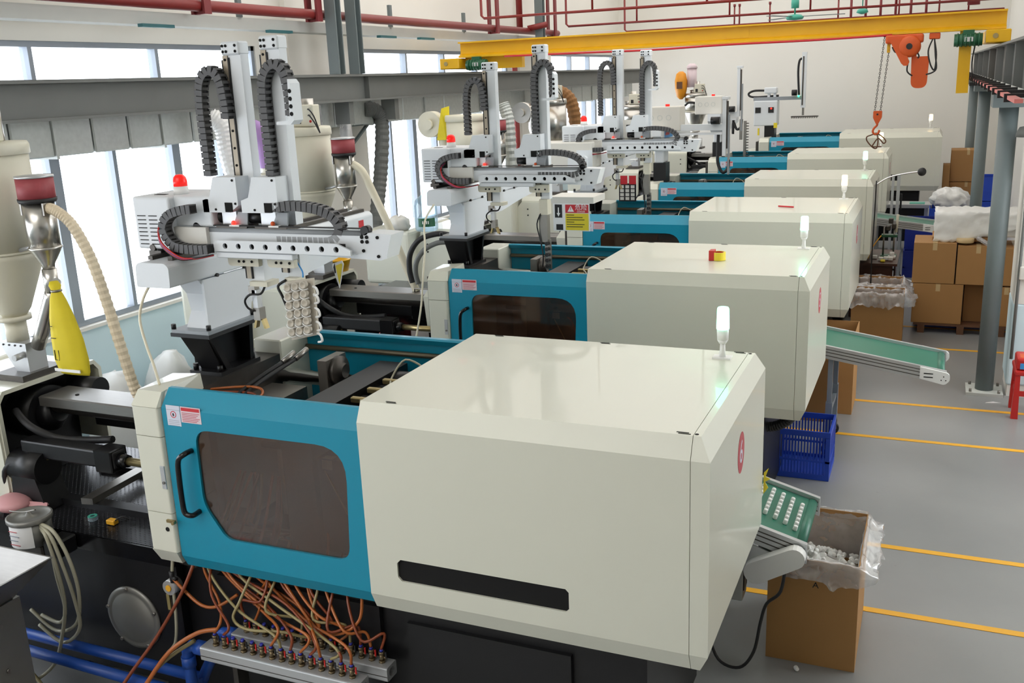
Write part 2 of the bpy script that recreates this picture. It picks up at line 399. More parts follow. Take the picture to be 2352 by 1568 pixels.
def window(i, y0, y1, z0, z1, mull, heavy=()):
    r = struct(MB().box(XW-0.10, y0, z0, XW-0.02, y1, z0+0.05).box(XW-0.10, y0, z1-0.05, XW-0.02, y1, z1).box(XW-0.10, y0, z0, XW-0.02, y0+0.05, z1).box(XW-0.10, y1-0.05, z0, XW-0.02, y1, z1), 'window_%d' % i, 'frame_alu')
    edges = [y0+0.05] + list(mull) + [y1-0.05]
    for m in mull:
        w = 0.11 if m in heavy else 0.045
        MB().box(XW-0.11, m-w/2, z0+0.05, XW-0.01, m+w/2, z1-0.05).build('mullion', 'frame_alu', r)
    for a, b in zip(edges[:-1], edges[1:]):
        MB().box(XW-0.065, a+0.02, z0+0.04, XW-0.06, b-0.02, z1-0.04).build('pane', 'window_glass', r)
    return r
n = 1
for (a, b), low, hv, up in zip(BAYS,
        ((-8.5, -7.1, -5.7, -4.3, -2.9, -2.1, -1.4, -0.6, 0.1, 0.8, 1.5, 2.2, 2.94, 3.65, 4.49, 5.2), (8.9, 9.6, 10.3, 11.0, 11.75, 12.5), (16.1, 16.8, 17.5, 18.2, 18.9)),
        ((-2.9, -1.4, 0.1, 1.5, 2.94, 4.49), (9.6, 11.0, 12.5), (16.8, 18.2)),
        ((-8.0, -6.2, -4.6, -3.0, -1.6, -0.1, 1.4, 2.87, 4.39), (9.48, 10.7, 11.9), (16.6, 17.8))):
    window(n, a, b, 1.2, 2.86, low, hv); window(n+1, a, b, 3.36, 3.76, up); n += 2

# long light-grey cable duct high on the window wall, with small teal tags under it
t = thing('cable_tray', 'pale grey boxed cable tray running high along the window wall', 'cable tray', (-4.6, -3, 3.88))
MB().box(-4.72, -3, 3.90, -4.5, 14.6, 4.02).build('tray_body', 'light_beam', t)
for y in (0.6, 3.75, 5.65, 8.0, 9.1, 11.5): MB().box(-4.5, y, 3.875, -4.44, y+0.42, 3.905).build('bracket', 'teal_tag', t)
for y in (2.0, 5.2, 8.35, 10.6): MB().box(-4.52, y, 4.02, -4.48, y+0.06, 4.30).build('hanger', 'post_grey', t)
# galvanised air duct below the runway, one section after the other
t = thing('air_duct', 'galvanised sheet metal air duct along the window wall under the grey crane rail', 'air duct', (-4.6, -2.5, 2.85))
y = -2.5; k = 0
while y < 19.4:
    L_ = 0.42 if y < 8 else 0.62
    MB().rbox(-4.80, y+0.008, 2.80, -4.42, min(y+L_, 19.5)-0.008, 3.22, 0.012, 1).build('duct_section', 'galvanised', t)
    if k % 3 == 0: MB().box(-4.82, y-0.014, 2.78, -4.40, y+0.014, 3.24).build('flange', 'galvanised', t)
    y += L_; k += 1
# crane runways
t = thing('crane_rail', 'long grey steel crane rail beam in front of the windows', 'crane rail', (-4.15, -4, 3.1))
MB().box(-4.17, -4, 3.125, -4.13, 19.6, 3.385).box(-4.27, -4, 3.10, -4.03, 19.6, 3.125).box(-4.27, -4, 3.385, -4.03, 19.6, 3.405).box(-4.18, -4, 3.405, -4.12, 19.6, 3.415).build('i_beam', 'rail_grey', t)
for y in (0.5, 7.0, 13.2): MB().box(-4.13, y-0.004, 3.125, -4.06, y+0.004, 3.384).build('stiffener', 'rail_grey', t)
for y in (6.62, 7.7, 12.95): MB().box(-4.3, y-0.05, 2.84, -4.1, y+0.05, 3.10).build('bracket', 'rail_grey', t)
for y, lab in ((6.47, 'grey steel column standing on the crane rail, left one of the close pair'), (6.90, 'grey steel column standing on the crane rail, right one of the close pair'), (12.95, 'grey steel column on the crane rail behind the yellow crane beam')):
    tag(MB().box(-4.22, y-0.065, 3.416, -4.08, y-0.05, 6.0).box(-4.22, y+0.05, 3.416, -4.08, y+0.065, 6.0).box(-4.16, y-0.05, 3.416, -4.14, y+0.05, 6.0).build('steel_column', 'post_grey', None, (-4.15, y, 3.45)), lab, 'column')
t = thing('crane_rail', 'grey crane rail beam along the right wall carrying a pink conductor bar', 'crane rail', (2.95, 6.2, 2.85))
MB().box(2.94, 2.0, 3.02, 2.96, 19.6, 3.40).box(2.86, 2.0, 3.0, 3.04, 19.6, 3.02).box(2.86, 2.0, 3.40, 3.04, 19.6, 3.42).box(2.92, 2.0, 3.42, 2.98, 19.6, 3.44).build('i_beam', 'rail_grey', t)
for y in (4.4, 5.8, 7.2, 8.9, 10.7, 12.8, 15, 17.5): MB().box(2.87, y-0.005, 3.02, 2.94, y+0.005, 3.40).build('stiffener', 'rail_grey', t)
MB().box(2.66, 2.0, 3.045, 2.70, 19.0, 3.065).build('conductor_bar', 'salmon', t)
MB().box(2.70, 2.0, 3.045, 2.86, 19.0, 3.052).build('conductor_shelf', 'light_beam', t)
y = 2.6
while y < 18.6:
    MB().box(2.645, y, 3.03, 2.80, y+0.05, 3.075).build('bar_clip', 'black', t); y += 0.72
for y in (7.0, 12.8, 18.2): MB().box(2.78, y-0.22, 2.83, 3.3, y+0.22, 3.0).build('haunch', 'post_grey', t)
for y, lab in ((7.0, 'round grey steel post on a bolted base plate, nearest the camera'), (12.8, 'round grey steel post, middle one of three under the right crane rail'), (18.2, 'round grey steel post farthest away near the back wall')):
    t = thing('steel_post', lab, 'post', (2.93, y, 0))
    MB().cyl((2.93, y, 0.03), (2.93, y, 2.83), 0.085, n=20).build('tube', 'post_grey', t)
    MB().box(2.76, y-0.17, 0, 3.10, y+0.17, 0.03).build('base_plate', 'light_beam', t)
    for sx in (-1, 1):
        for sy in (-1, 1): MB().cyl((2.93+sx*0.13, y+sy*0.13, 0.03), (2.93+sx*0.13, y+sy*0.13, 0.06), 0.014, n=6).build('bolt', 'steel', t)
# switch and conduit on the pier at the right
t = thing('switch_box', 'pale wall switch box with conduit on the white pier at the right edge', 'switch box', (3.2, 6.86, 2.2))
MB().rbox(3.10, 6.82, 2.33, 3.20, 6.895, 2.55, 0.008).build('box', 'cabinet_white', t)
MB().rbox(3.11, 6.83, 2.21, 3.17, 6.895, 2.32, 0.006).build('breaker', 'cream_matt', t)
MB().cyl((3.14, 6.87, 0.4), (3.14, 6.87, 2.22), 0.015, n=10).build('conduit', 'rail_grey', t)
MB().lathe([(0.01, 0.1), (0.06, 0.09), (0.085, 0.04), (0.09, 0)], (3.08, 6.80, 2.56), 14).build('hood', 'rail_grey', t)
t = thing('wall_socket_rail', 'white horizontal socket box on the pier above the blue dado', 'socket box', (3.2, 6.86, 1.2))
MB().rbox(3.14, 6.84, 1.20, 3.75, 6.899, 1.33, 0.01).build('cover', 'cabinet_white', t); MB().cyl((3.24, 6.83, 1.265), (3.24, 6.845, 1.265), 0.03, n=14).build('knob', 'white_plastic', t)

# ================================================================== injection moulding machines
ORD = ['nearest the camera', 'second from the camera', 'third from the camera', 'fourth from the camera', 'fifth from the camera', 'farthest from the camera by the back wall']
SPOT = [(0, 0), (0.0, 3.183), (0.03, 6.337), (0.032, 9.482), (0.026, 13.513), (0.57, 16.72)]
NUM = ['6', '5', '4', '3', '2', '1']
G_MACH = 'injection moulding machines in the row'
def lamp_part(parent, x, y, z, lens):
    b = MB().box(x-0.045, y-0.03, z, x+0.045, y+0.03, z+0.008).cyl((x, y, z+0.008), (x, y, z+0.075), 0.016, 0.012, 12).cyl((x-0.012, y, z+0.02), (x+0.006, y, z+0.07), 0.008, n=8)
    b = b.cyl((x, y, z+0.075), (x, y, z+0.095), 0.017, 0.028, 14).cyl((x, y, z+0.095), (x, y, z+0.15), 0.028, 0.03, 16)
    o = b.build('signal_lamp', 'white_plastic', parent)
    MB().lathe([(0.031, 0), (0.0315, 0.005), (0.029, 0.10), (0.025, 0.108), (0.005, 0.11)], (x, y, z+0.15), 20).build('lens', lens, o, label='lit lens of the signal lamp')
    return o
def make_machine():
    t = thing('injection_moulding_machine', 'x', 'machine', (0, 0, 0), G_MACH)
    # black bed in two lengths, tread plate on the injection end
    b = MB().box(-3.9, 0.10, 0.05, -1.30, 1.22, 0.865).box(-1.30, 0.16, 0.05, 1.30, 1.16, 0.80)
    for x in (-3.6, -2.2, -1.45, -0.2, 1.1): b.box(x-0.07, 0.14, 0, x+0.07, 0.30, 0.06).box(x-0.07, 1.0, 0, x+0.07, 1.16, 0.06)
    b.build('bed', 'black', t)
    MB().box(-3.9, 0.10, 0.866, -1.36, 1.24, 0.895).build('tread_plate', 'tread', t)
    MB().box(-3.9, 0.085, 0.80, -1.30, 0.099, 0.893).build('bed_edge', 'black_gloss', t)
    MB().box(-1.05, 0.130, 0.20, -0.05, 0.159, 0.78).box(0.10, 0.135, 0.15, 0.95, 0.159, 0.72).build('bed_door', 'black', t)
    # round access cover with clamps
    c = MB().lathe([(0.19, 0), (0.19, -0.012), (0.165, -0.02), (0.155, -0.014), (0.15, -0.02), (0.02, -0.022)], (-1.655, 0.10, 0.425), 40, 'y').build('access_cover', 'steel_grey', t)
    for a in (20, 95, 165, 235, 300): MB().cyl((-1.655+0.178*math.cos(math.radians(a)), 0.10, 0.425+0.178*math.sin(math.radians(a))), (-1.655+0.178*math.cos(math.radians(a)), 0.072, 0.425+0.178*math.sin(math.radians(a))), 0.010, n=8).build('bolt', 'steel', c)
    # level gauge
    g = MB().box(-1.375, 0.075, 0.53, -1.335, 0.10, 0.69).build('oil_gauge', 'dark_steel', t)
    MB().box(-1.365, 0.068, 0.545, -1.345, 0.076, 0.64).build('sight_glass', 'hose_olive', g)
    MB().cyl((-1.31, 0.10, 0.70), (-1.31, 0.04, 0.70), 0.045, 0.042, 20).build('filler_cap', 'alu', g); MB().cyl((-1.31, 0.04, 0.70), (-1.31, 0.034, 0.70), 0.018, n=14).build('cap_plug', 'line_yellow', g)
    # clamp guard: bent sheet with a real slot in the front
    def fm(u, v, w): return (u, w, v)
    slot = [(0.175, 1.03), (0.985, 1.03), (1.0, 1.045), (1.0, 1.125), (0.985, 1.14), (0.175, 1.14), (0.155, 1.12), (0.155, 1.05)]
    b = MB().plate([(0, 0.937), (1.521, 0.937), (1.521, 1.794), (0, 1.794)], [slot], fm, 0.01)
    sec = [(0, 1.794), (0.047, 1.883), (1.277, 1.883), (1.324, 1.794), (1.324, 0.937), (1.285, 0.848), (1.273, 0.848), (1.312, 0.94), (1.312, 1.79), (1.27, 1.871), (0.054, 1.871), (0.010, 1.79)]
    b.prism(sec, 'x', 0, 1.521); b.prism([(0, 0.937), (0.039, 0.848), (0.05, 0.848), (0.011, 0.94)], 'x', 0, 1.521)
    gd = b.build('clamp_guard', 'cream', t)
    MB().box(0.0, 0.012, 0.99, 1.4, 0.05, 1.18).build('slot_shade', 'hole_black', gd)  # black sheet stands in for the shade inside the slot
    for x, y in ((0.13, 0.055), (1.46, 0.055), (0.13, 1.255), (1.46, 1.255), (0.75, 1.255)):
        MB().box(x, y, 1.8832, x+0.05, y+0.007, 1.8842).box(x-0.01, y+0.013, 1.8832, x+0.04, y+0.02, 1.8842).build('vent_slot', 'hole_black', gd)
    e = MB().hull([(1.5235, 0, 0.937), (1.6, 0, 0.937), (1.5235, 0, 1.794), (1.6, 0, 1.794), (1.5235, 0.047, 1.883), (1.554, 0.047, 1.883), (1.5235, 1.277, 1.883), (1.554, 1.277, 1.883), (1.6, 1.324, 1.794), (1.5235, 1.324, 1.794),
                   (1.6, 1.324, 0.937), (1.5235, 1.324, 0.937), (1.5235, 0.039, 0.848), (1.561, 0.039, 0.848), (1.5235, 1.285, 0.848), (1.561, 1.285, 0.848)]).build('guard_end_panel', 'cream', t)
    for y in (0.065, 1.258): MB().cyl((1.533, y, 1.8825), (1.533, y, 1.8845), 0.008, n=10).build('screw', 'hole_black', e)
    # clamp unit in the dark under the guard: toggle housing, tail platen, pistons
    MB().box(0.25, 0.2, 0.8, 0.55, 1.12, 1.6).box(0.95, 0.22, 0.8, 1.25, 1.1, 1.55).build('tail_platen', 'dark_steel', t)
    # safety door with a window
    win = rounded([(-0.968, 1.245), (-0.845, 1.07), (-0.115, 1.075), (-0.085, 1.655), (-0.965, 1.65)], [0.06, 0.05, 0.075, 0.17, 0.085], 6)
    def fd(u, v, w): return (u, 0.018+w, v)
    b = MB().plate([(-1.16, 0.93), (-0.004, 0.93), (-0.004, 1.745), (-1.16, 1.745)], [win], fd, 0.022)
    b.prism([(0.018, 1.745), (0.088, 1.832), (0.110, 1.832), (0.110, 1.815), (0.094, 1.815), (0.040, 1.745)], 'x', -1.16, -0.004)
    b.prism([(0.018, 0.93), (0.050, 0.862), (0.062, 0.868), (0.040, 0.93)], 'x', -1.16, -0.004)
    d = b.build('safety_door', 'teal', t)
    MB().plate(win, [], lambda u, v, w: (u, 0.030+w, v), 0.004).build('window_pane', 'door_acrylic', d)
    MB().tube([(-1.0, 0.018, 1.535), (-1.0, -0.035, 1.535), (-1.035, -0.045, 1.50), (-1.045, -0.045, 1.40), (-1.045, -0.045, 1.26), (-1.035, -0.045, 1.215), (-1.0, -0.035, 1.205), (-1.0, 0.018, 1.205)], 0.014, 10, 4).build('door_handle', 'black_gloss', d)
    def sticker(x0, z0, x1, z1, m, nm, head):
        s = MB().box(x0, 0.0165, z0, x1, 0.0178, z1).build(nm, m, d)
        if head:
            MB().box(x0+0.006, 0.0158, z1-0.022, x1-0.006, 0.0166, z1-0.005).build('red_header', 'print_red', s)
            for k in range(6): MB().box(x0+0.008, 0.0159, z1-0.034-k*0.0085, x1-0.008-0.01*(k % 3), 0.0166, z1-0.031-k*0.0085).build('print_line', 'rose', s)
        else:
            MB().box(x0, 0.0159, z1-0.024, x1, 0.0166, z1-0.0225).build('print_line', 'print_grey', s)
            MB().plate(circ((x0+x1)/2, z1-0.047, 0.018, 20), [circ((x0+x1)/2, z1-0.047, 0.0145, 20)], lambda u, v, w: (u, 0.0156+w, v), 0.001).build('prohibition_ring', 'print_red', s)
            MB().prism([((x0+x1)/2-0.004, z1-0.056), ((x0+x1)/2+0.005, z1-0.054), ((x0+x1)/2+0.003, z1-0.040), ((x0+x1)/2-0.006, z1-0.042)], 'y', 0.0156, 0.0166).build('pictogram', 'print_black', s)
            for k in range(4): MB().box(x0+0.008, 0.0159, z1-0.080-k*0.009, x1-0.010, 0.0166, z1-0.078-k*0.009).build('print_line', 'print_grey', s)
    sticker(-1.128, 1.658, -1.042, 1.765, 'sticker', 'notice_sticker', False); sticker(-1.038, 1.682, -0.912, 1.765, 'sticker_pink', 'danger_sticker', True)
    # things seen through the door window
    MB().rbox(-0.80, 0.30, 1.47, -0.36, 0.34, 1.505, 0.006, 1).build('guide_bar', 'black_gloss', t)
    k = MB().rbox(-0.36, 0.20, 1.44, -0.29, 0.25, 1.50, 0.005, 1).build('plug_block', 'cream_matt', t)
    MB().tube([(-0.34, 0.20, 1.44), (-0.25, 0.19, 1.28), (-0.17, 0.19, 1.12)], 0.004, 6, 4).build('wire', 'hose_clear', k); MB().tube([(-0.28, 0.22, 1.48), (-0.20, 0.20, 1.44), (-0.15, 0.19, 1.30), (-0.12, 0.19, 1.08)], 0.008, 6, 5).build('wire', 'hose_orange', k)
    # column beside the door: three stacked covers
    sec = lambda z0, z1: [(-1.355, z0), (-1.165, z0), (-1.165, z1), (-1.355, z1)]
    for i, (z0, z1) in enumerate(((0.95, 1.168), (1.172, 1.588), (1.592, 1.745))):
        pts = rounded([(-1.375, 0.30), (-1.34, 0.0), (-1.175, 0.0), (-1.165, 0.02), (-1.165, 0.34), (-1.375, 0.34)], 0.012, 3)
        MB().prism(pts, 'z', z0, z1).build('column_cover', 'cream', t)
    MB().hull([(-1.375, 0.34, 1.747), (-1.34, 0, 1.747), (-1.175, 0, 1.747), (-1.165, 0.02, 1.747), (-1.165, 0.34, 1.747), (-1.365, 0.34, 1.815), (-1.335, 0.055, 1.815), (-1.18, 0.055, 1.815), (-1.175, 0.34, 1.83)]).build('column_cap', 'cream', t)
    MB().hull([(-1.34, 0, 0.948), (-1.175, 0, 0.948), (-1.375, 0.3, 0.948), (-1.165, 0.3, 0.948), (-1.33, 0.04, 0.87), (-1.185, 0.04, 0.87), (-1.36, 0.3, 0.87), (-1.18, 0.3, 0.87)]).build('column_foot', 'cream', t)
    l = MB().box(-1.205, -0.004, 1.31, -1.178, 0.001, 1.435).build('column_latch', 'alu', t); MB().cyl((-1.19, -0.004, 1.345), (-1.19, -0.010, 1.345), 0.008, n=10).build('latch_button', 'steel', l)
    MB().cyl((-1.215, 0.002, 1.08), (-1.215, -0.003, 1.08), 0.012, n=14).build('key_hole', 'hole_black', t)
    MB().box(-1.205, -0.012, 1.125, -1.15, 0.0, 1.14).cyl((-1.15, -0.006, 1.132), (-1.15, -0.03, 1.132), 0.008, n=8).build('door_catch', 'brass', t)
    # rear column and rear door seen over the top
    MB().rbox(-1.36, 1.02, 0.95, -1.165, 1.33, 1.83, 0.008, 1).build('rear_column', 'cream', t)
    MB().box(-1.16, 1.285, 0.93, -0.004, 1.31, 1.80).prism([(1.285, 1.80), (1.255, 1.80), (1.235, 1.832), (1.25, 1.84), (1.31, 1.832), (1.31, 1.80)], 'x', -1.16, -0.004).build('rear_door', 'teal', t)
    MB().cyl((-1.15, 1.255, 1.735), (0.02, 1.255, 1.735), 0.016, n=12).build('door_rail', 'rail_dull', t)
    # fixed platen, mould, moving platen, tie bars
    p = MB().box(-1.41, 0.13, 0.80, -1.175, 1.19, 1.75).build('fixed_platen', 'dark_steel', t)
    MB().box(-1.174, 0.40, 1.05, -0.93, 0.92, 1.60).build('mould_half', 'steel', t)
    MB().box(-0.78, 0.40, 1.05, -0.56, 0.92, 1.60).build('mould_half', 'steel', t)
    m = MB().box(-0.56, 0.16, 0.85, -0.38, 1.14, 1.72).build('moving_platen', 'black', t)
    MB().box(-0.40, 0.20, 1.66, 0.2, 0.235, 1.73).box(-0.40, 0.62, 1.62, 0.2, 0.66, 1.68).box(-0.40, 0.80, 1.62, 0.2, 0.84, 1.68).box(-0.40, 0.20, 1.0, 0.3, 1.1, 1.50).build('toggle_frame', 'black', t)
    for y in (0.30, 1.02):
        for z in (1.62, 0.98): MB().cyl((-1.2, y, z), (0.3, y, z), 0.042, n=20).build('tie_bar', 'chrome', t)
    for y in (0.30, 1.02): MB().cyl((-0.50, y, 1.62), (-0.22, y, 1.62), 0.085, n=24).build('tie_bar_sleeve', 'black', t)
    MB().cyl((-0.24, 0.88, 1.62), (0.3, 0.88, 1.62), 0.025, n=14).build('ejector_rod', 'chrome', t)
    q = MB().box(-0.80, 0.86, 1.58, -0.74, 1.06, 1.78).build('core_puller', 'steel', t)
    MB().lathe([(0.085, 0), (0.085, 0.03), (0.05, 0.035), (0.04, 0.06)], (-0.74, 0.96, 1.70), 26, 'x').build('gear_wheel', 'dark_steel', q)
    MB().tube([(-0.35, 0.55, 1.70), (-0.28, 0.50, 1.71), (-0.22, 0.60, 1.70), (-0.25, 0.72, 1.71), (-0.32, 0.86, 1.72), (-0.28, 0.95, 1.80), (-0.18, 0.98, 1.74), (-0.22, 0.88, 1.70)], 0.006, 6, 5).build('sensor_cable', 'hose_clear', t)
    for y in (0.50, 0.66, 0.82): MB().rbox(-0.36, y, 1.69, -0.25, y+0.03, 1.72, 0.005, 1).build('sensor_block', 'brass', t)
    # nozzle guard, barrel, barrel cover
    MB().hull([(-1.62, 0.47, 1.18), (-1.40, 0.47, 1.18), (-1.62, 0.90, 1.18), (-1.40, 0.90, 1.18), (-1.64, 0.46, 1.50), (-1.40, 0.46, 1.50), (-1.60, 0.52, 1.58), (-1.40, 0.52, 1.58), (-1.60, 0.86, 1.58), (-1.40, 0.86, 1.58), (-1.64, 0.90, 1.5), (-1.40, 0.9, 1.5)]).build('nozzle_guard', 'cream', t)
    MB().cyl((-2.75, 0.645, 1.42), (-1.42, 0.645, 1.42), 0.055, n=18).build('barrel', 'dark_steel', t)
    bc = MB().prism([(0.525, 1.445), (0.525, 1.50), (0.54, 1.505), (0.75, 1.505), (0.765, 1.50), (0.765, 1.36), (0.755, 1.36), (0.755, 1.495), (0.535, 1.495), (0.535, 1.445)], 'x', -2.64, -1.58).build('barrel_cover', 'steel_brushed', t)
    MB().tube([(-1.80, 0.60, 1.505), (-1.80, 0.60, 1.535), (-1.72, 0.60, 1.535), (-1.64, 0.60, 1.535), (-1.64, 0.60, 1.505)], 0.006, 8, 2, smooth=False).build('cover_handle', 'steel', bc)
    MB().cyl((-2.42, 0.62, 1.505), (-2.42, 0.62, 1.509), 0.012, n=12).build('screw', 'hole_black', bc)
    # injection unit housing: an open arch of sheet
    sec = [(0.26, 0.97), (0.26, 1.54), (0.31, 1.60), (1.01, 1.60), (1.06, 1.54), (1.06, 1.05), (1.035, 1.05), (1.035, 1.53), (1.0, 1.575), (0.32, 1.575), (0.285, 1.53), (0.285, 0.97)]
    h = MB().prism(sec, 'x', -3.30, -2.67).build('injection_housing', 'cream', t)
    MB().prism([(-3.55, 0.93), (-2.70, 0.93), (-2.68, 0.99), (-2.68, 1.52), (-3.30, 1.52), (-3.48, 1.30)], 'y', 0.245, 0.259).build('side_panel', 'cream', h)
    for x, z in ((-3.2, 1.42), (-3.2, 1.33), (-2.78, 1.42), (-2.78, 1.33)): MB().cyl((x, 0.245, z), (x, 0.24, z), 0.011, n=8).build('screw', 'hole_black', h)
    MB().box(-3.28, 0.30, 0.90, -2.90, 1.02, 1.55).build('inner_block', 'black', t)
    # black injection machinery
    MB().cyl((-2.90, 0.645, 1.36), (-2.70, 0.645, 1.36), 0.17, n=28).cyl((-2.70, 0.645, 1.36), (-2.62, 0.645, 1.38), 0.12, 0.07, 24).build('screw_drive', 'black', t)
    MB().cyl((-2.78, 0.92, 1.44), (-2.55, 0.92, 1.44), 0.075, n=20).build('drive_motor', 'black', t)
    for y in (0.36, 0.93):
        c = MB().rbox(-2.60, y-0.05, 1.20, -1.86, y+0.05, 1.305, 0.012).build('shift_cylinder', 'black', t)
        MB().rbox(-2.0, y-0.065, 1.18, -1.87, y+0.065, 1.315, 0.006, 1).build('cylinder_head', 'black_gloss', c)
        MB().cyl((-1.87, y, 1.245), (-1.80, y, 1.245), 0.045, 0.035, 18).build('gland', 'black_gloss', c); MB().cyl((-1.80, y, 1.245), (-1.40, y, 1.245), 0.024, n=14).build('piston_rod', 'brass', c)
    MB().cyl((-2.66, 0.33, 1.14), (-2.42, 0.33, 1.14), 0.10, n=24).prism([(-2.66, 0.90), (-2.38, 0.90), (-2.46, 1.16), (-2.62, 1.16)], 'y', 0.24, 0.42).build('carriage_bracket', 'black', t)
    MB().box(-2.62, 0.36, 0.895, -1.45, 0.44, 0.935).box(-2.62, 0.86, 0.895, -1.45, 0.94, 0.935).build('slide_rail', 'black', t)
    MB().rbox(-2.60, 0.26, 0.90, -2.47, 0.34, 0.955, 0.008, 1).build('slide_shoe', 'black', t)
    MB().tube([(-2.70, 0.40, 1.45), (-2.55, 0.36, 1.38), (-2.42, 0.42, 1.30), (-2.25, 0.48, 1.28), (-2.05, 0.50, 1.30)], 0.022, 8, 5).build('hydraulic_hose', 'rubber', t)
    MB().tube([(-2.75, 0.30, 0.92), (-2.68, 0.24, 1.12), (-2.58, 0.28, 1.20), (-2.46, 0.38, 1.26)], 0.017, 8, 5).build('hydraulic_hose', 'rubber', t)
    MB().tube([(-2.72, 0.27, 1.02), (-2.5, 0.31, 1.16), (-2.3, 0.4, 1.26)], 0.015, 8, 5).build('hydraulic_hose', 'hose_olive', t)
    # drive cover at the tail
    MB().rbox(-4.0, 0.10, 0.94, -3.36, 1.22, 1.60, 0.05, 3).build('drive_cover', 'cream', t)
    # guard number on its oval
    ov = MB().prism([(0.67+0.078*math.cos(a*math.pi/18), 1.585+0.098*math.sin(a*math.pi/18)) for a in range(36)], 'x', 1.6003, 1.6012).build('number_oval', 'rose', t)
    return t
proto = make_machine()
machines = [proto]
for i in range(1, 6): machines.append(copy_tree(proto, (SPOT[i][0], SPOT[i][1], 0)))
machines[5].scale = (1.155, 1.1, 1.065)
LENS = ['lens_green', 'lens_green', 'lens_warm', 'lens_green', 'lens_warm', 'lens_warm']
for i, t in enumerate(machines):
    t['label'] = 'cream and teal injection moulding machine %s' % (('number %s, ' % NUM[i] if i < 3 else '') + ORD[i])
    ORG[t] = (SPOT[i][0], SPOT[i][1], 0)
    o = SPOT[i]
    if i == 5: lamp_part(t, o[0]+1.40, o[1]+1.10, 1.883, LENS[i])
    else: lamp_part(t, o[0]+1.415, o[1]+1.15, 1.883, LENS[i])
    ov = [c for c in t.children if c.name.startswith('number_oval')][0]; ORG[ov] = ORG[t]
    text('number', NUM[i], 0.155, 'sticker', ov, (o[0]+1.6016, o[1]+0.67, 1.583), (0, 1, 0), (0, 0, 1))

# ================================================================== take-out robots
def chain(parent, path, y0, y1, pitch, h, name='cable_chain', res=10):
    """cable chain: dark inner band with separate links riding on it; path = (x, z) points"""
    P = [Vector((p[0], 0, p[1])) for p in path]; Q = [P[0]]
    for i in range(len(P)-1):
        a = P[max(i-1, 0)]; b = P[i]; c = P[i+1]; d = P[min(i+2, len(P)-1)]
        for k in range(1, res+1):
            t = k/res; Q.append(0.5*((2*b) + (c-a)*t + (2*a-5*b+4*c-d)*t*t + (3*b-a-3*c+d)*t**3))
    # even steps
    S = [0.0]
    for a, b in zip(Q[:-1], Q[1:]): S.append(S[-1] + (b-a).length)
    n = max(2, int(S[-1]/pitch)); pts = []
    for k in range(n+1):
        s = S[-1]*k/n; j = max(i for i in range(len(S)) if S[i] <= s+1e-9); j = min(j, len(Q)-2)
        u = (s-S[j])/max(1e-9, S[j+1]-S[j]); pts.append(Q[j].lerp(Q[j+1], u))
    vs = []; fs = []
    for i, p in enumerate(pts):
        d = (pts[min(i+1, n)] - pts[max(i-1, 0)]).normalized(); nn = Vector((-d.z, 0, d.x))
        for yy, hh in ((y0+0.006, -h*0.38), (y1-0.006, -h*0.38), (y1-0.006, h*0.38), (y0+0.006, h*0.38)):
            q = p + nn*hh; vs.append((q.x, yy, q.z))
    for i in range(n):
        for k in range(4): fs.append((i*4+k, i*4+(k+1) % 4, (i+1)*4+(k+1) % 4, (i+1)*4+k))
    fs += [(3, 2, 1, 0), (n*4, n*4+1, n*4+2, n*4+3)]
    band = MB().add(vs, fs).build(name, 'chain_band', parent)
    L_ = S[-1]/n*0.84; w = y1-y0
    lk = MB().box(-L_/2, -w/2, -h/2, L_/2, -w/2+0.007, h/2).box(-L_/2, w/2-0.007, -h/2, L_/2, w/2, h/2)
    lk.box(-L_/2, -w/2+0.007, h/2-0.006, L_*0.05, w/2-0.007, h/2).box(-L_/2, -w/2+0.007, -h/2, L_*0.05, w/2-0.007, -h/2+0.006)
    first = None
    for i in range(n):
        a, b = pts[i], pts[i+1]; c = (a+b)/2; d = b-a; ang = math.atan2(d.z, d.x)
        if first is None:
            first = lk.build('chain_link', 'chain'); ORG.pop(first); me = first.data; bpy.data.objects.remove(first); first = me
        instance(first, band, (c.x, (y0+y1)/2, c.z), (0, -ang, 0), 'chain_link')
    return band
def tower(t, x, ztop, zbot, side, hx=0.075):
    """one vertical arm: light profile, dark guide rail with screw dots, white head"""
    o = MB().box(x-0.02, 0.50, zbot, x+0.055, 0.56, ztop).build('vertical_arm', 'robot_grey', t)
    MB().box(x-0.050, 0.494, zbot+0.02, x-0.021, 0.55, ztop-0.06).build('guide_rail', 'rail_tan', o); MB().box(x-0.0205, 0.492, zbot+0.02, x-0.012, 0.4995, ztop-0.07).build('rail_edge', 'chain_band', o)
    MB().box(x-0.060, 0.496, zbot+0.02, x-0.0505, 0.555, ztop-0.08).build('toothed_belt', 'chain_band', o)
    k = 0; z = ztop-0.08
    while z > zbot+0.12:
        MB().cyl((x-0.036, 0.494, z), (x-0.036, 0.491, z), 0.0065, n=8).build('screw', 'hole_black', o); z -= 0.085
    hd = MB().rbox(x-0.055, 0.49, ztop-0.06, x+0.058, 0.57, ztop+0.005, 0.008, 1).build('arm_head', 'robot_grey', o)
    for dx in (-0.04, -0.02, 0.035):
        for dz in (-0.015, -0.042): MB().cyl((x+dx, 0.49, ztop+dz), (x+dx, 0.486, ztop+dz), 0.007, n=8).build('screw', 'hole_black', hd)
    return o
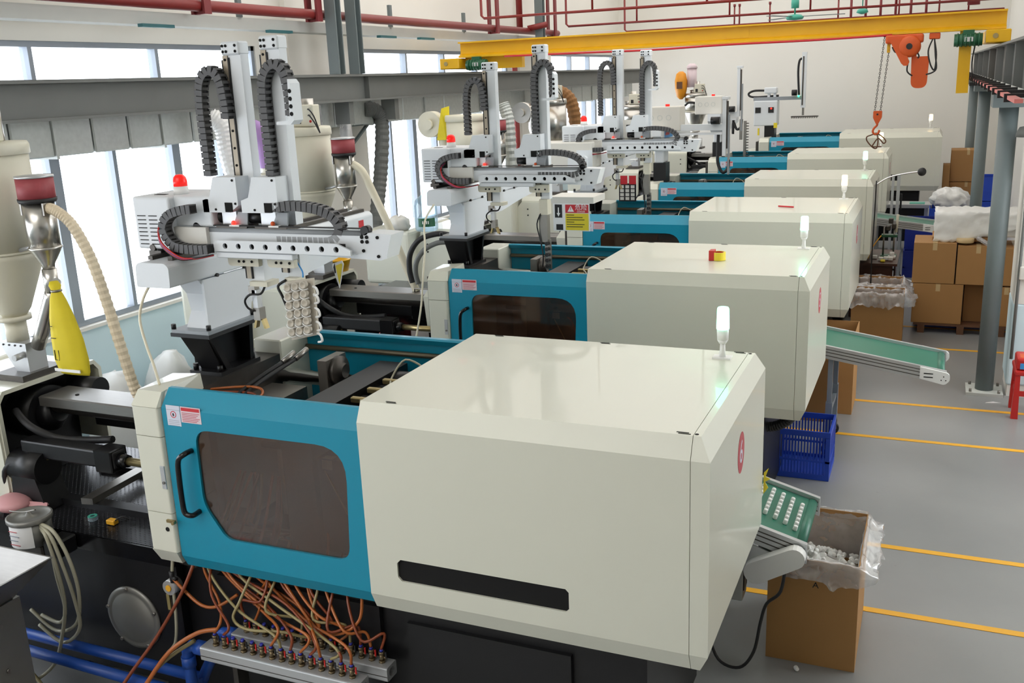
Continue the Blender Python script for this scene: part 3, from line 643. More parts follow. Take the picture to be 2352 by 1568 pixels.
def carriage(t, x, flip=False):
    """sheet cover with slanted side, motor and gear below"""
    pts = [(x-0.20, 2.675), (x-0.035, 2.675), (x+0.02, 2.71), (x+0.02, 2.85), (x-0.12, 2.85), (x-0.155, 2.75), (x-0.20, 2.735)]
    c = MB().prism(pts, 'y', 0.40, 0.585).build('carriage_cover', 'robot_grey', t)
    for dx, z in ((-0.12, 2.69), (0.005, 2.72), (0.0, 2.835)): MB().cyl((x+dx, 0.40, z), (x+dx, 0.396, z), 0.006, n=8).build('screw', 'hole_black', c)
    MB().box(x-0.06, 0.396, 2.678, x-0.015, 0.4005, 2.725).build('opening', 'hole_black', c)
    m = MB().cyl((x-0.20, 0.47, 2.645), (x-0.12, 0.47, 2.645), 0.032, n=18).build('drive_motor', 'black', t)
    MB().box(x-0.12, 0.44, 2.61, x-0.03, 0.50, 2.68).build('gearbox', 'alu', m)
    MB().cyl((x-0.201, 0.47, 2.645), (x-0.205, 0.47, 2.645), 0.014, n=12).build('motor_cap', 'alu', m)
    MB().box(x-0.14, 0.41, 2.585, x+0.05, 0.58, 2.605).build('carriage_plate', 'dark_steel', t)
    MB().prism([(x-0.05, 2.605), (x+0.04, 2.605), (x+0.05, 2.675), (x-0.01, 2.675)], 'y', 0.43, 0.44).build('gusset', 'robot_dark', t)
    l = MB().box(x-0.05, 0.40, 2.605, x+0.01, 0.425, 2.613).build('sensor_base', 'white_plastic', t); MB().ball((x-0.03, 0.412, 2.622), 0.012, n=10).build('sensor_lamp', 'led_red' if not flip else 'orange', l)
def make_robot(xa, xb, za, zb, cups=True):
    t = thing('takeout_robot', 'x', 'robot', (-1.3, 0.65, 1.75), 'twin arm take-out robots')
    # black pedestal
    p = MB().box(-1.42, 0.53, 1.7505, -1.20, 0.87, 1.772).build('pedestal', 'black', t)
    MB().hull([(-1.40, 0.60, 1.772), (-1.37, 0.60, 1.772), (-1.40, 0.84, 1.772), (-1.37, 0.84, 1.772), (-1.38, 0.44, 2.0), (-1.35, 0.44, 2.0), (-1.38, 0.80, 2.0), (-1.35, 0.80, 2.0)]).build('gusset', 'black', p)
    for ya, yb, yc, yd in ((0.60, 0.64, 0.44, 0.48), (0.81, 0.84, 0.77, 0.80)): MB().hull([(-1.38, ya, 1.772), (-1.22, ya, 1.772), (-1.38, yb, 1.772), (-1.22, yb, 1.772), (-1.36, yc, 2.0), (-1.17, yc, 2.0), (-1.36, yd, 2.0), (-1.17, yd, 2.0)]).build('gusset', 'black', p)
    MB().hull([(-1.38, 0.58, 1.772), (-1.24, 0.58, 1.772), (-1.38, 0.62, 1.772), (-1.24, 0.62, 1.772), (-1.36, 0.44, 2.0), (-1.19, 0.44, 2.0), (-1.36, 0.47, 2.0), (-1.19, 0.47, 2.0)]).build('front_web', 'black', p)
    MB().hull([(-1.31, 0.62, 1.772), (-1.29, 0.62, 1.772), (-1.31, 0.84, 1.772), (-1.29, 0.84, 1.772), (-1.28, 0.47, 2.0), (-1.26, 0.47, 2.0), (-1.28, 0.80, 2.0), (-1.26, 0.80, 2.0)]).build('gusset', 'black', p)
    MB().box(-1.40, 0.40, 2.0, -1.14, 0.84, 2.02).build('top_plate', 'black', p)
    MB().box(-1.395, 0.405, 2.02, -1.145, 0.835, 2.038).build('column_flange', 'robot_dark', t)
    for x, y in ((-1.39, 0.42), (-1.17, 0.44), (-1.17, 0.81), (-1.375, 0.81)): MB().cyl((x, y, 2.038), (x, y, 2.065), 0.013, n=8).build('bolt', 'black', p)
    for x, y in ((-1.40, 0.56), (-1.23, 0.56), (-1.23, 0.84)): MB().cyl((x, y, 1.772), (x, y, 1.805), 0.015, n=8).build('bolt', 'black', p)
    # grey column with flared front, joined to the beam skirt
    b = MB().prism([(0.47, 2.038), (0.52, 2.12), (0.50, 2.22), (0.43, 2.31), (0.80, 2.31), (0.80, 2.038)], 'x', -1.345, -1.33)
    b.prism([(0.47, 2.038), (0.52, 2.12), (0.50, 2.22), (0.43, 2.31), (0.45, 2.31), (0.515, 2.22), (0.535, 2.12), (0.49, 2.038)], 'x', -1.33, -1.19)
    b.prism([(0.45, 2.038), (0.45, 2.31), (2.13, 2.31), (2.13, 2.235), (1.6, 2.19), (1.2, 2.145), (0.88, 2.145), (0.82, 2.11), (0.80, 2.038)], 'x', -1.19, -1.175)
    b.build('column', 'robot_grey', t)
    bm = MB().prism(rounded([(-1.385, 2.315), (-1.17, 2.315), (-1.165, 2.42), (-1.19, 2.442), (-1.36, 2.442), (-1.38, 2.42)], 0.01, 2), 'y', 0.20, 2.16).build('traverse_beam', 'robot_grey', t)
    for x in (-1.35, -1.22): MB().box(x-0.015, 0.28, 2.442, x+0.015, 2.12, 2.462).build('linear_rail', 'dark_steel', bm)
    for y in (0.55, 0.78, 1.01, 1.24, 1.47, 1.7): MB().cyl((-1.175, y, 2.318), (-1.158, y, 2.318), 0.010, n=8).build('bolt', 'black', bm)
    lb = MB().box(-1.166, 1.98, 2.35, -1.1645, 2.04, 2.40).build('warning_label', 'print_red', bm)
    MB().box(-1.166, 1.98, 2.32, -1.1646, 2.04, 2.348).build('label_text', 'white_paper', lb)
    cg = MB().rbox(-1.41, 0.40, 2.463, -1.15, 0.66, 2.482, 0.004, 1).build('carriage_base', 'black', t)
    MB().box(-1.43, 0.36, 2.445, -1.35, 0.42, 2.475).cyl((-1.40, 0.355, 2.49), (-1.40, 0.375, 2.49), 0.018, n=12).build('stop_block', 'dark_steel', cg)
    # control cabinet
    c = MB().rbox(-1.50, 0.36, 2.483, -1.255, 0.72, 2.755, 0.014, 3).rbox(-1.27, 0.40, 2.60, -1.02, 0.72, 2.755, 0.014, 3).build('control_cabinet', 'robot_grey', t)
    MB().box(-1.27, 0.375, 2.485, -1.05, 0.40, 2.60).build('lower_panel', 'cabinet_white', c)
    for k in range(8):
        for x in (-1.475, -1.40): MB().box(x, 0.357, 2.655-k*0.021, x+0.055, 0.3605, 2.659-k*0.021).build('vent_slot', 'hole_black', c)
    MB().box(-1.308, 0.357, 2.60, -1.262, 0.3605, 2.668).build('cable_opening', 'hole_black', c)
    MB().box(-1.42, 0.44, 2.7552, -1.35, 0.47, 2.757).build('lifting_slot', 'hole_black', c)
    l = MB().cyl((-1.29, 0.50, 2.755), (-1.29, 0.50, 2.795), 0.04, 0.036, 20).build('warning_lamp', 'white_plastic', t)
    MB().lathe([(0.036, 0), (0.036, 0.025), (0.032, 0.045), (0.02, 0.058), (0.004, 0.061)], (-1.29, 0.50, 2.795), 20).build('dome', 'lens_red', l, label='red dome of the warning lamp')
    # cross arm
    a = MB().prism([(-1.2, 2.50), (-0.05, 2.46), (-0.02, 2.47), (0.015, 2.585), (-0.12, 2.59), (-0.14, 2.575), (-1.2, 2.575)], 'y', 0.40, 0.52).build('cross_arm', 'robot_grey', t)
    MB().cyl((-1.18, 0.42, 2.578), (-0.15, 0.42, 2.578), 0.02, n=12).build('round_edge', 'robot_dark', a)
    hp = [circ(-0.915+k*0.082, 2.515, 0.0145, 14) for k in range(9)]
    MB().plate([(-0.985, 2.487), (-0.18, 2.487), (-0.18, 2.512), (-0.255, 2.543), (-0.955, 2.543), (-0.985, 2.53)], hp, lambda u, v, w: (u, 0.345+w, v), 0.014).build('holed_strip', 'robot_grey', a)
    MB().box(-0.985, 0.36, 2.485, -0.18, 0.40, 2.49).build('strip_shelf', 'robot_grey', a); MB().box(-0.95, 0.364, 2.495, -0.22, 0.37, 2.54).build('strip_backing', 'hole_black', a)
    MB().rbox(-0.985, 0.355, 2.452, -0.52, 0.40, 2.482, 0.004, 1).build('cable_trough', 'robot_grey', a)
    for dx in (-0.145, -0.118):
        for z in (2.548, 2.57): MB().cyl((dx, 0.40, z), (dx, 0.395, z), 0.009, n=8).build('screw', 'hole_black', a)
    for x, z in ((-0.06, 2.57), (-0.06, 2.48), (-0.14, 2.505)): MB().cyl((x, 0.40, z), (x, 0.394, z), 0.008, n=8).build('screw', 'hole_black', a)
    MB().box(-1.13, 0.405, 2.606, -0.13, 0.425, 2.611).build('drive_belt', 'chain_band', a)
    MB().cyl((-1.13, 0.40, 2.60), (-1.13, 0.44, 2.60), 0.022, n=14).cyl((-0.13, 0.40, 2.60), (-0.13, 0.44, 2.60), 0.022, n=14).build('pulley', 'black', a)
    # the two vertical arms with their carriages
    carriage(t, xa-0.0, False); carriage(t, xb+0.01, True)
    ta = tower(t, xa, za, 2.30, 1); tb = tower(t, xb, zb, 2.34, 1)
    # lower brackets
    for x, w in ((xa, 0.10), (xb, 0.085)):
        k = MB().plate(rounded([(x-w, 2.40), (x+w*0.9, 2.40), (x+w*0.9, 2.46), (x-w, 2.46)], [0.02, 0.004, 0.004, 0.004], 3), [], lambda u, v, w_: (u, 0.42+w_, v), 0.03).build('lower_bracket', 'cream_matt', t)
        for dx in (-0.03, 0.0, 0.05): MB().cyl((x+dx, 0.42, 2.425), (x+dx, 0.416, 2.425), 0.007, n=8).build('screw', 'hole_black', k)
    # sprue gripper on the first arm
    g = MB().box(xa-0.02, 0.47, 2.285, xa+0.09, 0.57, 2.31).build('gripper', 'cream_matt', t)
    MB().box(xa-0.05, 0.49, 2.235, xa-0.01, 0.53, 2.28).build('gripper_joint', 'steel', g)
    MB().box(xa-0.03, 0.49, 2.16, xa+0.0, 0.53, 2.26).build('gripper_cylinder', 'alu', g)
    MB().box(xa-0.03, 0.485, 2.10, xa+0.01, 0.535, 2.165).build('gripper_head', 'steel', g)
    for dx, s in ((-0.03, -1), (0.005, 1)): MB().prism([(xa+dx, 2.105), (xa+dx+0.014, 2.105), (xa+dx+0.014+s*0.016, 2.055), (xa+dx+s*0.016, 2.055)], 'y', 0.495, 0.525).build('jaw', 'brass', g)
    MB().tube([(xa+0.06, 0.49, 2.285), (xa+0.05, 0.46, 2.25), (xa-0.01, 0.45, 2.245), (xa-0.055, 0.46, 2.21), (xa-0.05, 0.47, 2.17), (xa-0.02, 0.48, 2.15)], 0.006, 6, 4).build('air_line', 'black', g)
    if cups == 'plate':
        v = MB().box(xb-0.02, 0.46, 2.25, xb+0.05, 0.54, 2.34).build('end_effector', 'cream_matt', t)
        pt = MB().plate([(xb+0.0, 2.02), (xb+0.165, 2.06), (xb+0.165, 2.35), (xb+0.0, 2.325)], [], lambda u, v_, w: (u, 0.44+w, v_), 0.015).build('suction_plate', 'cup_beige', v)
        cup = None
        for r in range(6):
            for c_ in range(3):
                x, z = xb+0.035+c_*0.048, 2.075+r*0.046+c_*0.009
                cp = MB().lathe([(0.006, 0.0), (0.012, -0.012), (0.016, -0.016), (0.021, -0.042), (0.015, -0.043), (0.004, -0.03)], (x, 0.44, z), 14, 'y').build('suction_cup', 'cup_beige', v)
                MB().tube([(x-0.022, 0.43, z+0.012), (x-0.028, 0.405, z-0.012), (x-0.004, 0.40, z-0.026), (x+0.022, 0.41, z-0.02)], 0.0035, 5, 3).build('air_tube', 'white_plastic', cp)
        for z in (2.07, 2.13, 2.20, 2.27, 2.31):
            MB().tube([(xb+0.165, 0.435, z), (xb+0.195, 0.42, z-0.006), (xb+0.20, 0.42, z-0.035), (xb+0.17, 0.43, z-0.045)], 0.006, 6, 4).build('air_tube', 'white_plastic', v)
        MB().tube([(xb+0.06, 0.47, 2.42), (xb+0.10, 0.45, 2.38), (xb+0.10, 0.45, 2.35)], 0.004, 6, 4).build('air_line', 'sky_blue', v)
        MB().tube([(xb-0.01, 0.46, 2.33), (xb-0.05, 0.44, 2.30), (xb-0.03, 0.44, 2.25), (xb-0.01, 0.45, 2.17), (xb+0.0, 0.45, 2.1)], 0.007, 6, 4).build('air_line', 'black', v)
    else:
        v = MB().box(xb-0.02, 0.46, 2.22, xb+0.05, 0.54, 2.34).build('end_effector', 'cream_matt', t)
        MB().box(xb-0.03, 0.47, 2.0, xb+0.04, 0.53, 2.22).build('gripper_body', 'steel', v)
        MB().box(xb+0.01, 0.48, 1.78, xb+0.06, 0.50, 2.02).build('suction_bar', 'steel', v)
        for k in range(5): MB().cyl((xb+0.035, 0.48, 1.81+k*0.045), (xb+0.035, 0.45, 1.81+k*0.045), 0.012, 0.016, 10).build('suction_cup', 'rubber', v)
        MB().tube([(xb, 0.47, 2.25), (xb-0.04, 0.45, 2.15), (xb-0.02, 0.46, 2.02), (xb+0.0, 0.46, 1.9), (xb-0.01, 0.47, 1.8)], 0.006, 6, 4).build('air_line', 'black', v)
    # cable chains
    chain(t, [(xa-0.185, 2.85), (xa-0.185, 3.0), (xa-0.185, za-0.28), (xa-0.165, za-0.17), (xa-0.11, za-0.125), (xa-0.055, za-0.16), (xa-0.035, za-0.28), (xa-0.035, za-0.36)], 0.44, 0.495, 0.03, 0.045)
    chain(t, [(xb-0.03, 2.85), (xb-0.03, 3.0), (xb-0.03, zb-0.26), (xb-0.01, zb-0.17), (xb+0.045, zb-0.125), (xb+0.10, zb-0.16), (xb+0.12, zb-0.26), (xb+0.12, zb-0.37)], 0.44, 0.495, 0.03, 0.045)
    br = MB().plate([(xb+0.135, zb-0.20), (xb+0.15, zb-0.22), (xb+0.152, zb-0.39), (xb+0.13, zb-0.41), (xb+0.05, zb-0.41), (xb+0.05, zb-0.395), (xb+0.115, zb-0.39), (xb+0.13, zb-0.37)], [], lambda u, v_, w: (u, 0.43+w, v_), 0.075).build('chain_bracket', 'robot_grey', t)
    for k in range(4): MB().cyl((xb+0.143, 0.43, zb-0.255-k*0.035), (xb+0.143, 0.427, zb-0.255-k*0.035), 0.010, n=8).build('bracket_hole', 'hole_black', br)
    chain(t, [(xa-0.2, 2.70), (xa-0.27, 2.695), (xa-0.36, 2.665), (xa-0.40, 2.60), (xa-0.36, 2.525), (xa-0.28, 2.50), (xa-0.12, 2.50)], 0.30, 0.352, 0.03, 0.045)
    chain(t, [(xb-0.05, 2.70), (xb+0.12, 2.71), (xb+0.27, 2.69), (xb+0.35, 2.645), (xb+0.365, 2.59), (xb+0.32, 2.545), (xb+0.2, 2.54), (xb+0.0, 2.54)], 0.40, 0.455, 0.03, 0.045)
    # red and blue leads out of the cabinet
    for k, m in enumerate(('red', 'blue_dark', 'red', 'rubber')):
        MB().tube([(-1.285+0.004*k, 0.355, 2.64), (-1.305, 0.32, 2.60-0.004*k), (-1.27, 0.29, 2.53-0.006*k), (-1.17, 0.285, 2.465-0.004*k), (-1.08, 0.29, 2.455), (-0.98, 0.33, 2.47)], 0.0055, 6, 5).build('lead', m, t)
    return t
def sign(parent, x0, z0, x1, z1, y, name='warning_sign'):
    """hanging plate: pictogram strip, red danger header, yellow text panel"""
    s = MB().box(x0, y, z0, x1, y+0.004, z1).build(name, 'white_paper', parent)
    w = x1-x0; h = z1-z0; xs = x0+w*0.34
    MB().box(xs, y-0.0012, z0+h*0.66, x1-w*0.03, y-0.0001, z1-h*0.04).build('red_header', 'print_red', s)
    MB().box(xs, y-0.0012, z0+h*0.03, x1-w*0.03, y-0.0001, z0+h*0.64).build('yellow_panel', 'yellow', s)
    MB().prism([(xs+w*0.06, z0+h*0.70), (xs+w*0.24, z0+h*0.70), (xs+w*0.15, z1-h*0.08)], 'y', y-0.002, y-0.0013).build('warning_triangle', 'white_paper', s)
    MB().prism([(xs+w*0.143, z0+h*0.76), (xs+w*0.157, z0+h*0.76), (xs+w*0.16, z0+h*0.87), (xs+w*0.14, z0+h*0.87)], 'y', y-0.0026, y-0.0021).build('exclamation', 'print_red', s)
    text('danger_lettering', '\u5371\u9669', h*0.23, 'white_paper', s, (xs+w*0.43, y-0.002, z0+h*0.85), (1, 0, 0), (0, 0, 1))
    text('danger_lettering', 'DANGER', h*0.075, 'white_paper', s, (xs+w*0.43, y-0.002, z0+h*0.705), (1, 0, 0), (0, 0, 1))
    for k in range(6): MB().box(xs+w*0.03, y-0.0022, z0+h*(0.57-k*0.085), xs+w*(0.24 if k % 3 == 0 else 0.52-0.05*(k % 2)), y-0.0013, z0+h*(0.593-k*0.085)).build('text_line', 'print_black', s)
    MB().box(x0+w*0.05, y-0.0012, z0+h*0.48, x0+w*0.25, y-0.0001, z0+h*0.96).build('pictogram', 'print_black', s)
    MB().prism([(x0+w*0.15, z0+h*0.52), (x0+w*0.20, z0+h*0.65), (x0+w*0.165, z0+h*0.65), (x0+w*0.165, z0+h*0.85), (x0+w*0.135, z0+h*0.85), (x0+w*0.135, z0+h*0.65), (x0+w*0.10, z0+h*0.65)], 'y', y-0.002, y-0.0013).build('arrow', 'white_paper', s)
    MB().box(x0+w*0.08, y-0.0012, z0+h*0.03, x0+w*0.27, y-0.0001, z0+h*0.24).build('pictogram', 'print_black', s)
    return s
R1 = make_robot(-0.87, -0.64, 3.49, 3.505, 'plate')
R1['label'] = 'light grey twin-arm robot with a suction cup plate on the nearest machine'
def shift(root, dx, dy):
    root.location.x += dx; root.location.y += dy; ORG[root] = tuple(root.location)
R2 = make_robot(-0.93, -0.50, 3.40, 3.51, 'bar'); shift(R2, SPOT[1][0]-0.02, SPOT[1][1]); R2['label'] = 'light grey twin-arm robot with a hanging danger sign on the second machine'
R3 = make_robot(-0.90, -0.59, 3.53, 3.51, 'bar'); shift(R3, SPOT[2][0], SPOT[2][1]); R3['label'] = 'light grey twin-arm robot with a square display box on the third machine'
sign(R2, -0.985, 1.86, -0.62, 2.12, 5.10)
MB().box(-1.02, 5.1, 2.12, -0.58, 5.45, 2.18).build('sign_bracket', 'cabinet_white', R2)
o = MB().box(-0.80, 6.80, 2.62, -0.66, 6.84, 2.80).build('display_box', 'cabinet_white', R3); MB().box(-0.765, 6.795, 2.68, -0.695, 6.80, 2.75).build('display_screen', 'rubber', o)
o = MB().plate([(-0.98, 7.6), (-0.9, 7.6), (-0.9, 7.7), (-0.98, 7.7)], [], lambda u, v, w: (u, v, 2.3+w), 0.01).build('label_holder', 'robot_grey', R3)
for dx, m in ((0, 'print_red'), (0.105, 'print_red')):
    MB().box(-1.07+dx, 7.55, 2.03, -0.985+dx, 7.554, 2.13).build('danger_card', m, R3)
MB().box(-1.09, 7.556, 1.83, -0.88, 7.56, 2.04).build('instruction_card', 'print_black', R3)
for r in range(4):
    for c in range(3): MB().box(-1.075+c*0.065, 7.552, 1.845+r*0.046, -1.03+c*0.065, 7.5558, 1.88+r*0.046).build('card_panel', 'cabinet_white', R3)
c = MB().rbox(-1.76, 6.60, 2.30, -1.10, 6.95, 2.585, 0.015, 2).build('lower_cabinet', 'cabinet_white', R3)
MB().box(-1.27, 6.597, 2.16, -1.09, 6.602, 2.50).build('cabinet_door', 'robot_grey', c); MB().box(-1.235, 6.594, 2.22, -1.225, 6.5968, 2.32).build('door_slot', 'hole_black', c)
# diamond notice hanging under the first robot's beam
dm = MB().prism([(-0.735, 2.31), (-0.67, 2.33), (-0.66, 2.31), (-0.70, 2.17), (-0.735, 2.29)], 'y', 1.0, 1.004).build('hanging_notice', 'white_paper', R1)
MB().prism([(-0.713, 2.30), (-0.672, 2.315), (-0.668, 2.305), (-0.697, 2.195)], 'y', 0.998, 0.9999).build('yellow_panel', 'yellow', dm); MB().prism([(-0.728, 2.29), (-0.718, 2.315), (-0.714, 2.26), (-0.722, 2.255)], 'y', 0.998, 0.9999).build('pictogram', 'print_black', dm)

# -------- swing-arm robots of the three far machines
def make_side_robot(i, dx, box, tx, ztop, zbot, lab, three=True):
    ox, oy = SPOT[i]; k = 1.0 if i < 5 else 1.06
    t = thing('takeout_robot', lab, 'robot', (ox-1.3, oy+0.65, 1.75*k), 'single arm take-out robots')
    x0 = ox-1.3; zb = 1.752*k
    MB().box(x0-0.11, oy+0.55, zb, x0+0.11, oy+0.86, zb+0.02).box(x0-0.09, oy+0.60, zb+0.02, x0+0.09, oy+0.82, zb+0.30).build('pedestal', 'black', t)
    MB().rbox(x0-0.07, oy+0.58, zb+0.30, x0+0.07, oy+0.84, zb+0.50, 0.02).build('column', 'robot_grey', t)
    bx0, bx1, bz0, bz1 = box
    b = MB().prism([(oy+0.25, 2.44), (oy+0.25, 2.56), (oy+2.0, 2.50), (oy+2.0, 2.34), (oy+1.0, 2.22), (oy+0.55, 2.22)], 'x', x0-0.11, x0+0.11).build('traverse_beam', 'robot_grey', t)
    lb = MB().box(x0+0.111, oy+0.45, 2.40, x0+0.113, oy+0.9, 2.50).build('logo_patch', 'sky_blue', b); MB().box(x0+0.1131, oy+0.5, 2.44, x0+0.114, oy+0.72, 2.48).build('logo_print', 'print_red', lb)
    c = MB().rbox(bx0, oy+0.42, bz0, bx1, oy+0.72, bz1, 0.015, 2).build('control_cabinet', 'cabinet_white', t)
    for k2 in range(3):
        cx = bx0+(bx1-bx0)*(0.2+0.24*k2); cz = bz0+(bz1-bz0)*0.55
        MB().plate(circ(cx, cz, 0.038, 16), [circ(cx, cz, 0.028, 16)], lambda u, v, w: (u, oy+0.416+w, v), 0.0045).build('fan_ring', 'light_beam', c)
    l = MB().cyl((bx0+0.30, oy+0.55, bz1), (bx0+0.30, oy+0.55, bz1+0.03), 0.03, n=12).build('warning_lamp', 'lens_red', t)
    a = MB().box(bx1-0.05, oy+0.45, 2.50, tx+0.0, oy+0.55, 2.58).box(bx1-0.05, oy+0.44, 2.44, tx+0.0, oy+0.56, 2.465).build('cross_arm', 'robot_grey', t)
    m = MB().cyl((tx-0.14, oy+0.40, 2.63), (tx-0.02, oy+0.40, 2.63), 0.05, n=16).build('drive_motor', 'black', t)
    v = MB().box(tx, oy+0.46, zbot, tx+0.05, oy+0.54, ztop).build('vertical_arm', 'robot_grey', t)
    MB().box(tx+0.051, oy+0.47, zbot+0.1, tx+0.07, oy+0.53, ztop-0.05).build('guide_rail', 'dark_steel', v); MB().box(tx+0.071, oy+0.475, zbot-0.25, tx+0.095, oy+0.525, zbot+0.55).build('sliding_arm', 'robot_dark', v)
    MB().rbox(tx-0.01, oy+0.45, ztop-0.03, tx+0.09, oy+0.55, ztop+0.01, 0.005, 1).build('arm_head', 'robot_grey', v)
    MB().tube([(tx-0.06, oy+0.5, 2.45), (tx-0.065, oy+0.5, 2.2), (tx-0.06, oy+0.5, zbot-0.1), (tx+0.0, oy+0.5, zbot-0.22), (tx+0.07, oy+0.5, zbot-0.18), (tx+0.085, oy+0.5, zbot-0.05)], 0.022, 8, 5).build('cable_loop', 'rubber', t)
    MB().tube([(bx0, oy+0.5, bz0+0.20), (bx0-0.12, oy+0.5, bz0+0.21), (bx0-0.2, oy+0.55, bz0+0.16)], 0.02, 8, 4).build('cable_loop', 'rubber', t)
    return t
R4 = make_side_robot(3, 0, (-1.44, -0.93, 2.50, 2.83), -0.36, 2.93, 2.15, 'pale single-arm robot with a three-ring cabinet on the fourth machine')
R5 = make_side_robot(4, 0, (-1.65, -1.17, 2.55, 2.86), -0.92, 3.34, 2.50, 'pale single-arm robot with a three-ring cabinet on the fifth machine')
v = MB().box(-0.80, 14.0, 1.74, -0.755, 14.05, 2.42).build('end_effector', 'steel', R5)
for k in range(14): MB().box(-0.755, 14.01, 1.76+k*0.047, -0.715, 14.04, 1.775+k*0.047).build('finger', 'dark_steel', v)
MB().box(-0.87, 13.99, 2.10, -0.82, 14.03, 2.45).build('gripper', 'steel', R5)
# farthest robot: cabinet with two displays, single arm with a flat comb gripper
ox, oy = SPOT[5]
t = thing('takeout_robot', 'pale robot with two small displays on the farthest machine by the back wall', 'robot', (ox-1.45, oy+0.6, 1.88))
MB().box(ox-1.53, oy+0.55, 1.86, ox-1.33, oy+0.85, 2.16).build('pedestal', 'black', t)
b = MB().rbox(-1.17, 17.2, 2.16, -0.70, 17.5, 2.66, 0.02).build('control_cabinet', 'robot_grey', t)
for x, m in ((-1.14, 0), (-0.88, 1)):
    d = MB().box(x, 17.19, 2.42, x+0.11, 17.2, 2.53).build('display', 'rubber', b)
    if m: MB().ball((x+0.06, 17.185, 2.505), 0.018, n=8).build('display_light', 'led_red', d)
MB().box(-1.20, 17.3, 2.66, -0.25, 17.40, 2.73).build('cross_arm', 'robot_dark', t)
MB().rbox(-0.98, 17.25, 2.80, -0.73, 17.45, 2.92, 0.02).box(-0.92, 17.3, 2.73, -0.87, 17.4, 2.80).box(-0.80, 17.3, 2.73, -0.75, 17.4, 2.80).build('carriage_cover', 'robot_grey', t)
MB().tube([(-0.98, 17.35, 2.86), (-1.2, 17.35, 2.86), (-1.31, 17.35, 2.80), (-1.2, 17.35, 2.735), (-0.7, 17.35, 2.75)], 0.022, 8, 5).build('cable_loop', 'rubber', t)
MB().cyl((-0.43, 17.25, 2.80), (-0.33, 17.25, 2.80), 0.06, n=14).build('drive_motor', 'black', t)
v = MB().box(-0.26, 17.3, 2.50, -0.17, 17.38, 3.58).build('vertical_arm', 'robot_grey', t)
MB().box(-0.24, 17.29, 2.55, -0.215, 17.30, 3.5).build('guide_rail', 'dark_steel', v); MB().box(-0.23, 17.31, 2.35, -0.19, 17.36, 2.5).build('wrist', 'steel', v)
MB().tube([(-0.3, 17.33, 2.75), (-0.33, 17.33, 3.2), (-0.31, 17.33, 3.42), (-0.25, 17.33, 3.46)], 0.022, 8, 5).build('cable_loop', 'rubber', t)
MB().ball((-0.30, 17.27, 2.73), 0.02, n=8).build('status_lamp', 'led_green', t)
g = MB().box(-0.44, 17.28, 2.315, 0.09, 17.40, 2.335).build('comb_gripper', 'dark_steel', t)
for k in range(12): MB().box(-0.43+k*0.044, 17.26, 2.29, -0.415+k*0.044, 17.42, 2.318).build('comb_tooth', 'steel', g)
MB().box(-1.06, 17.05, 1.98, -1.03, 17.10, 2.12).box(-0.75, 17.1, 2.12, -0.68, 17.12, 2.22).build('tag', 'yellow', t)

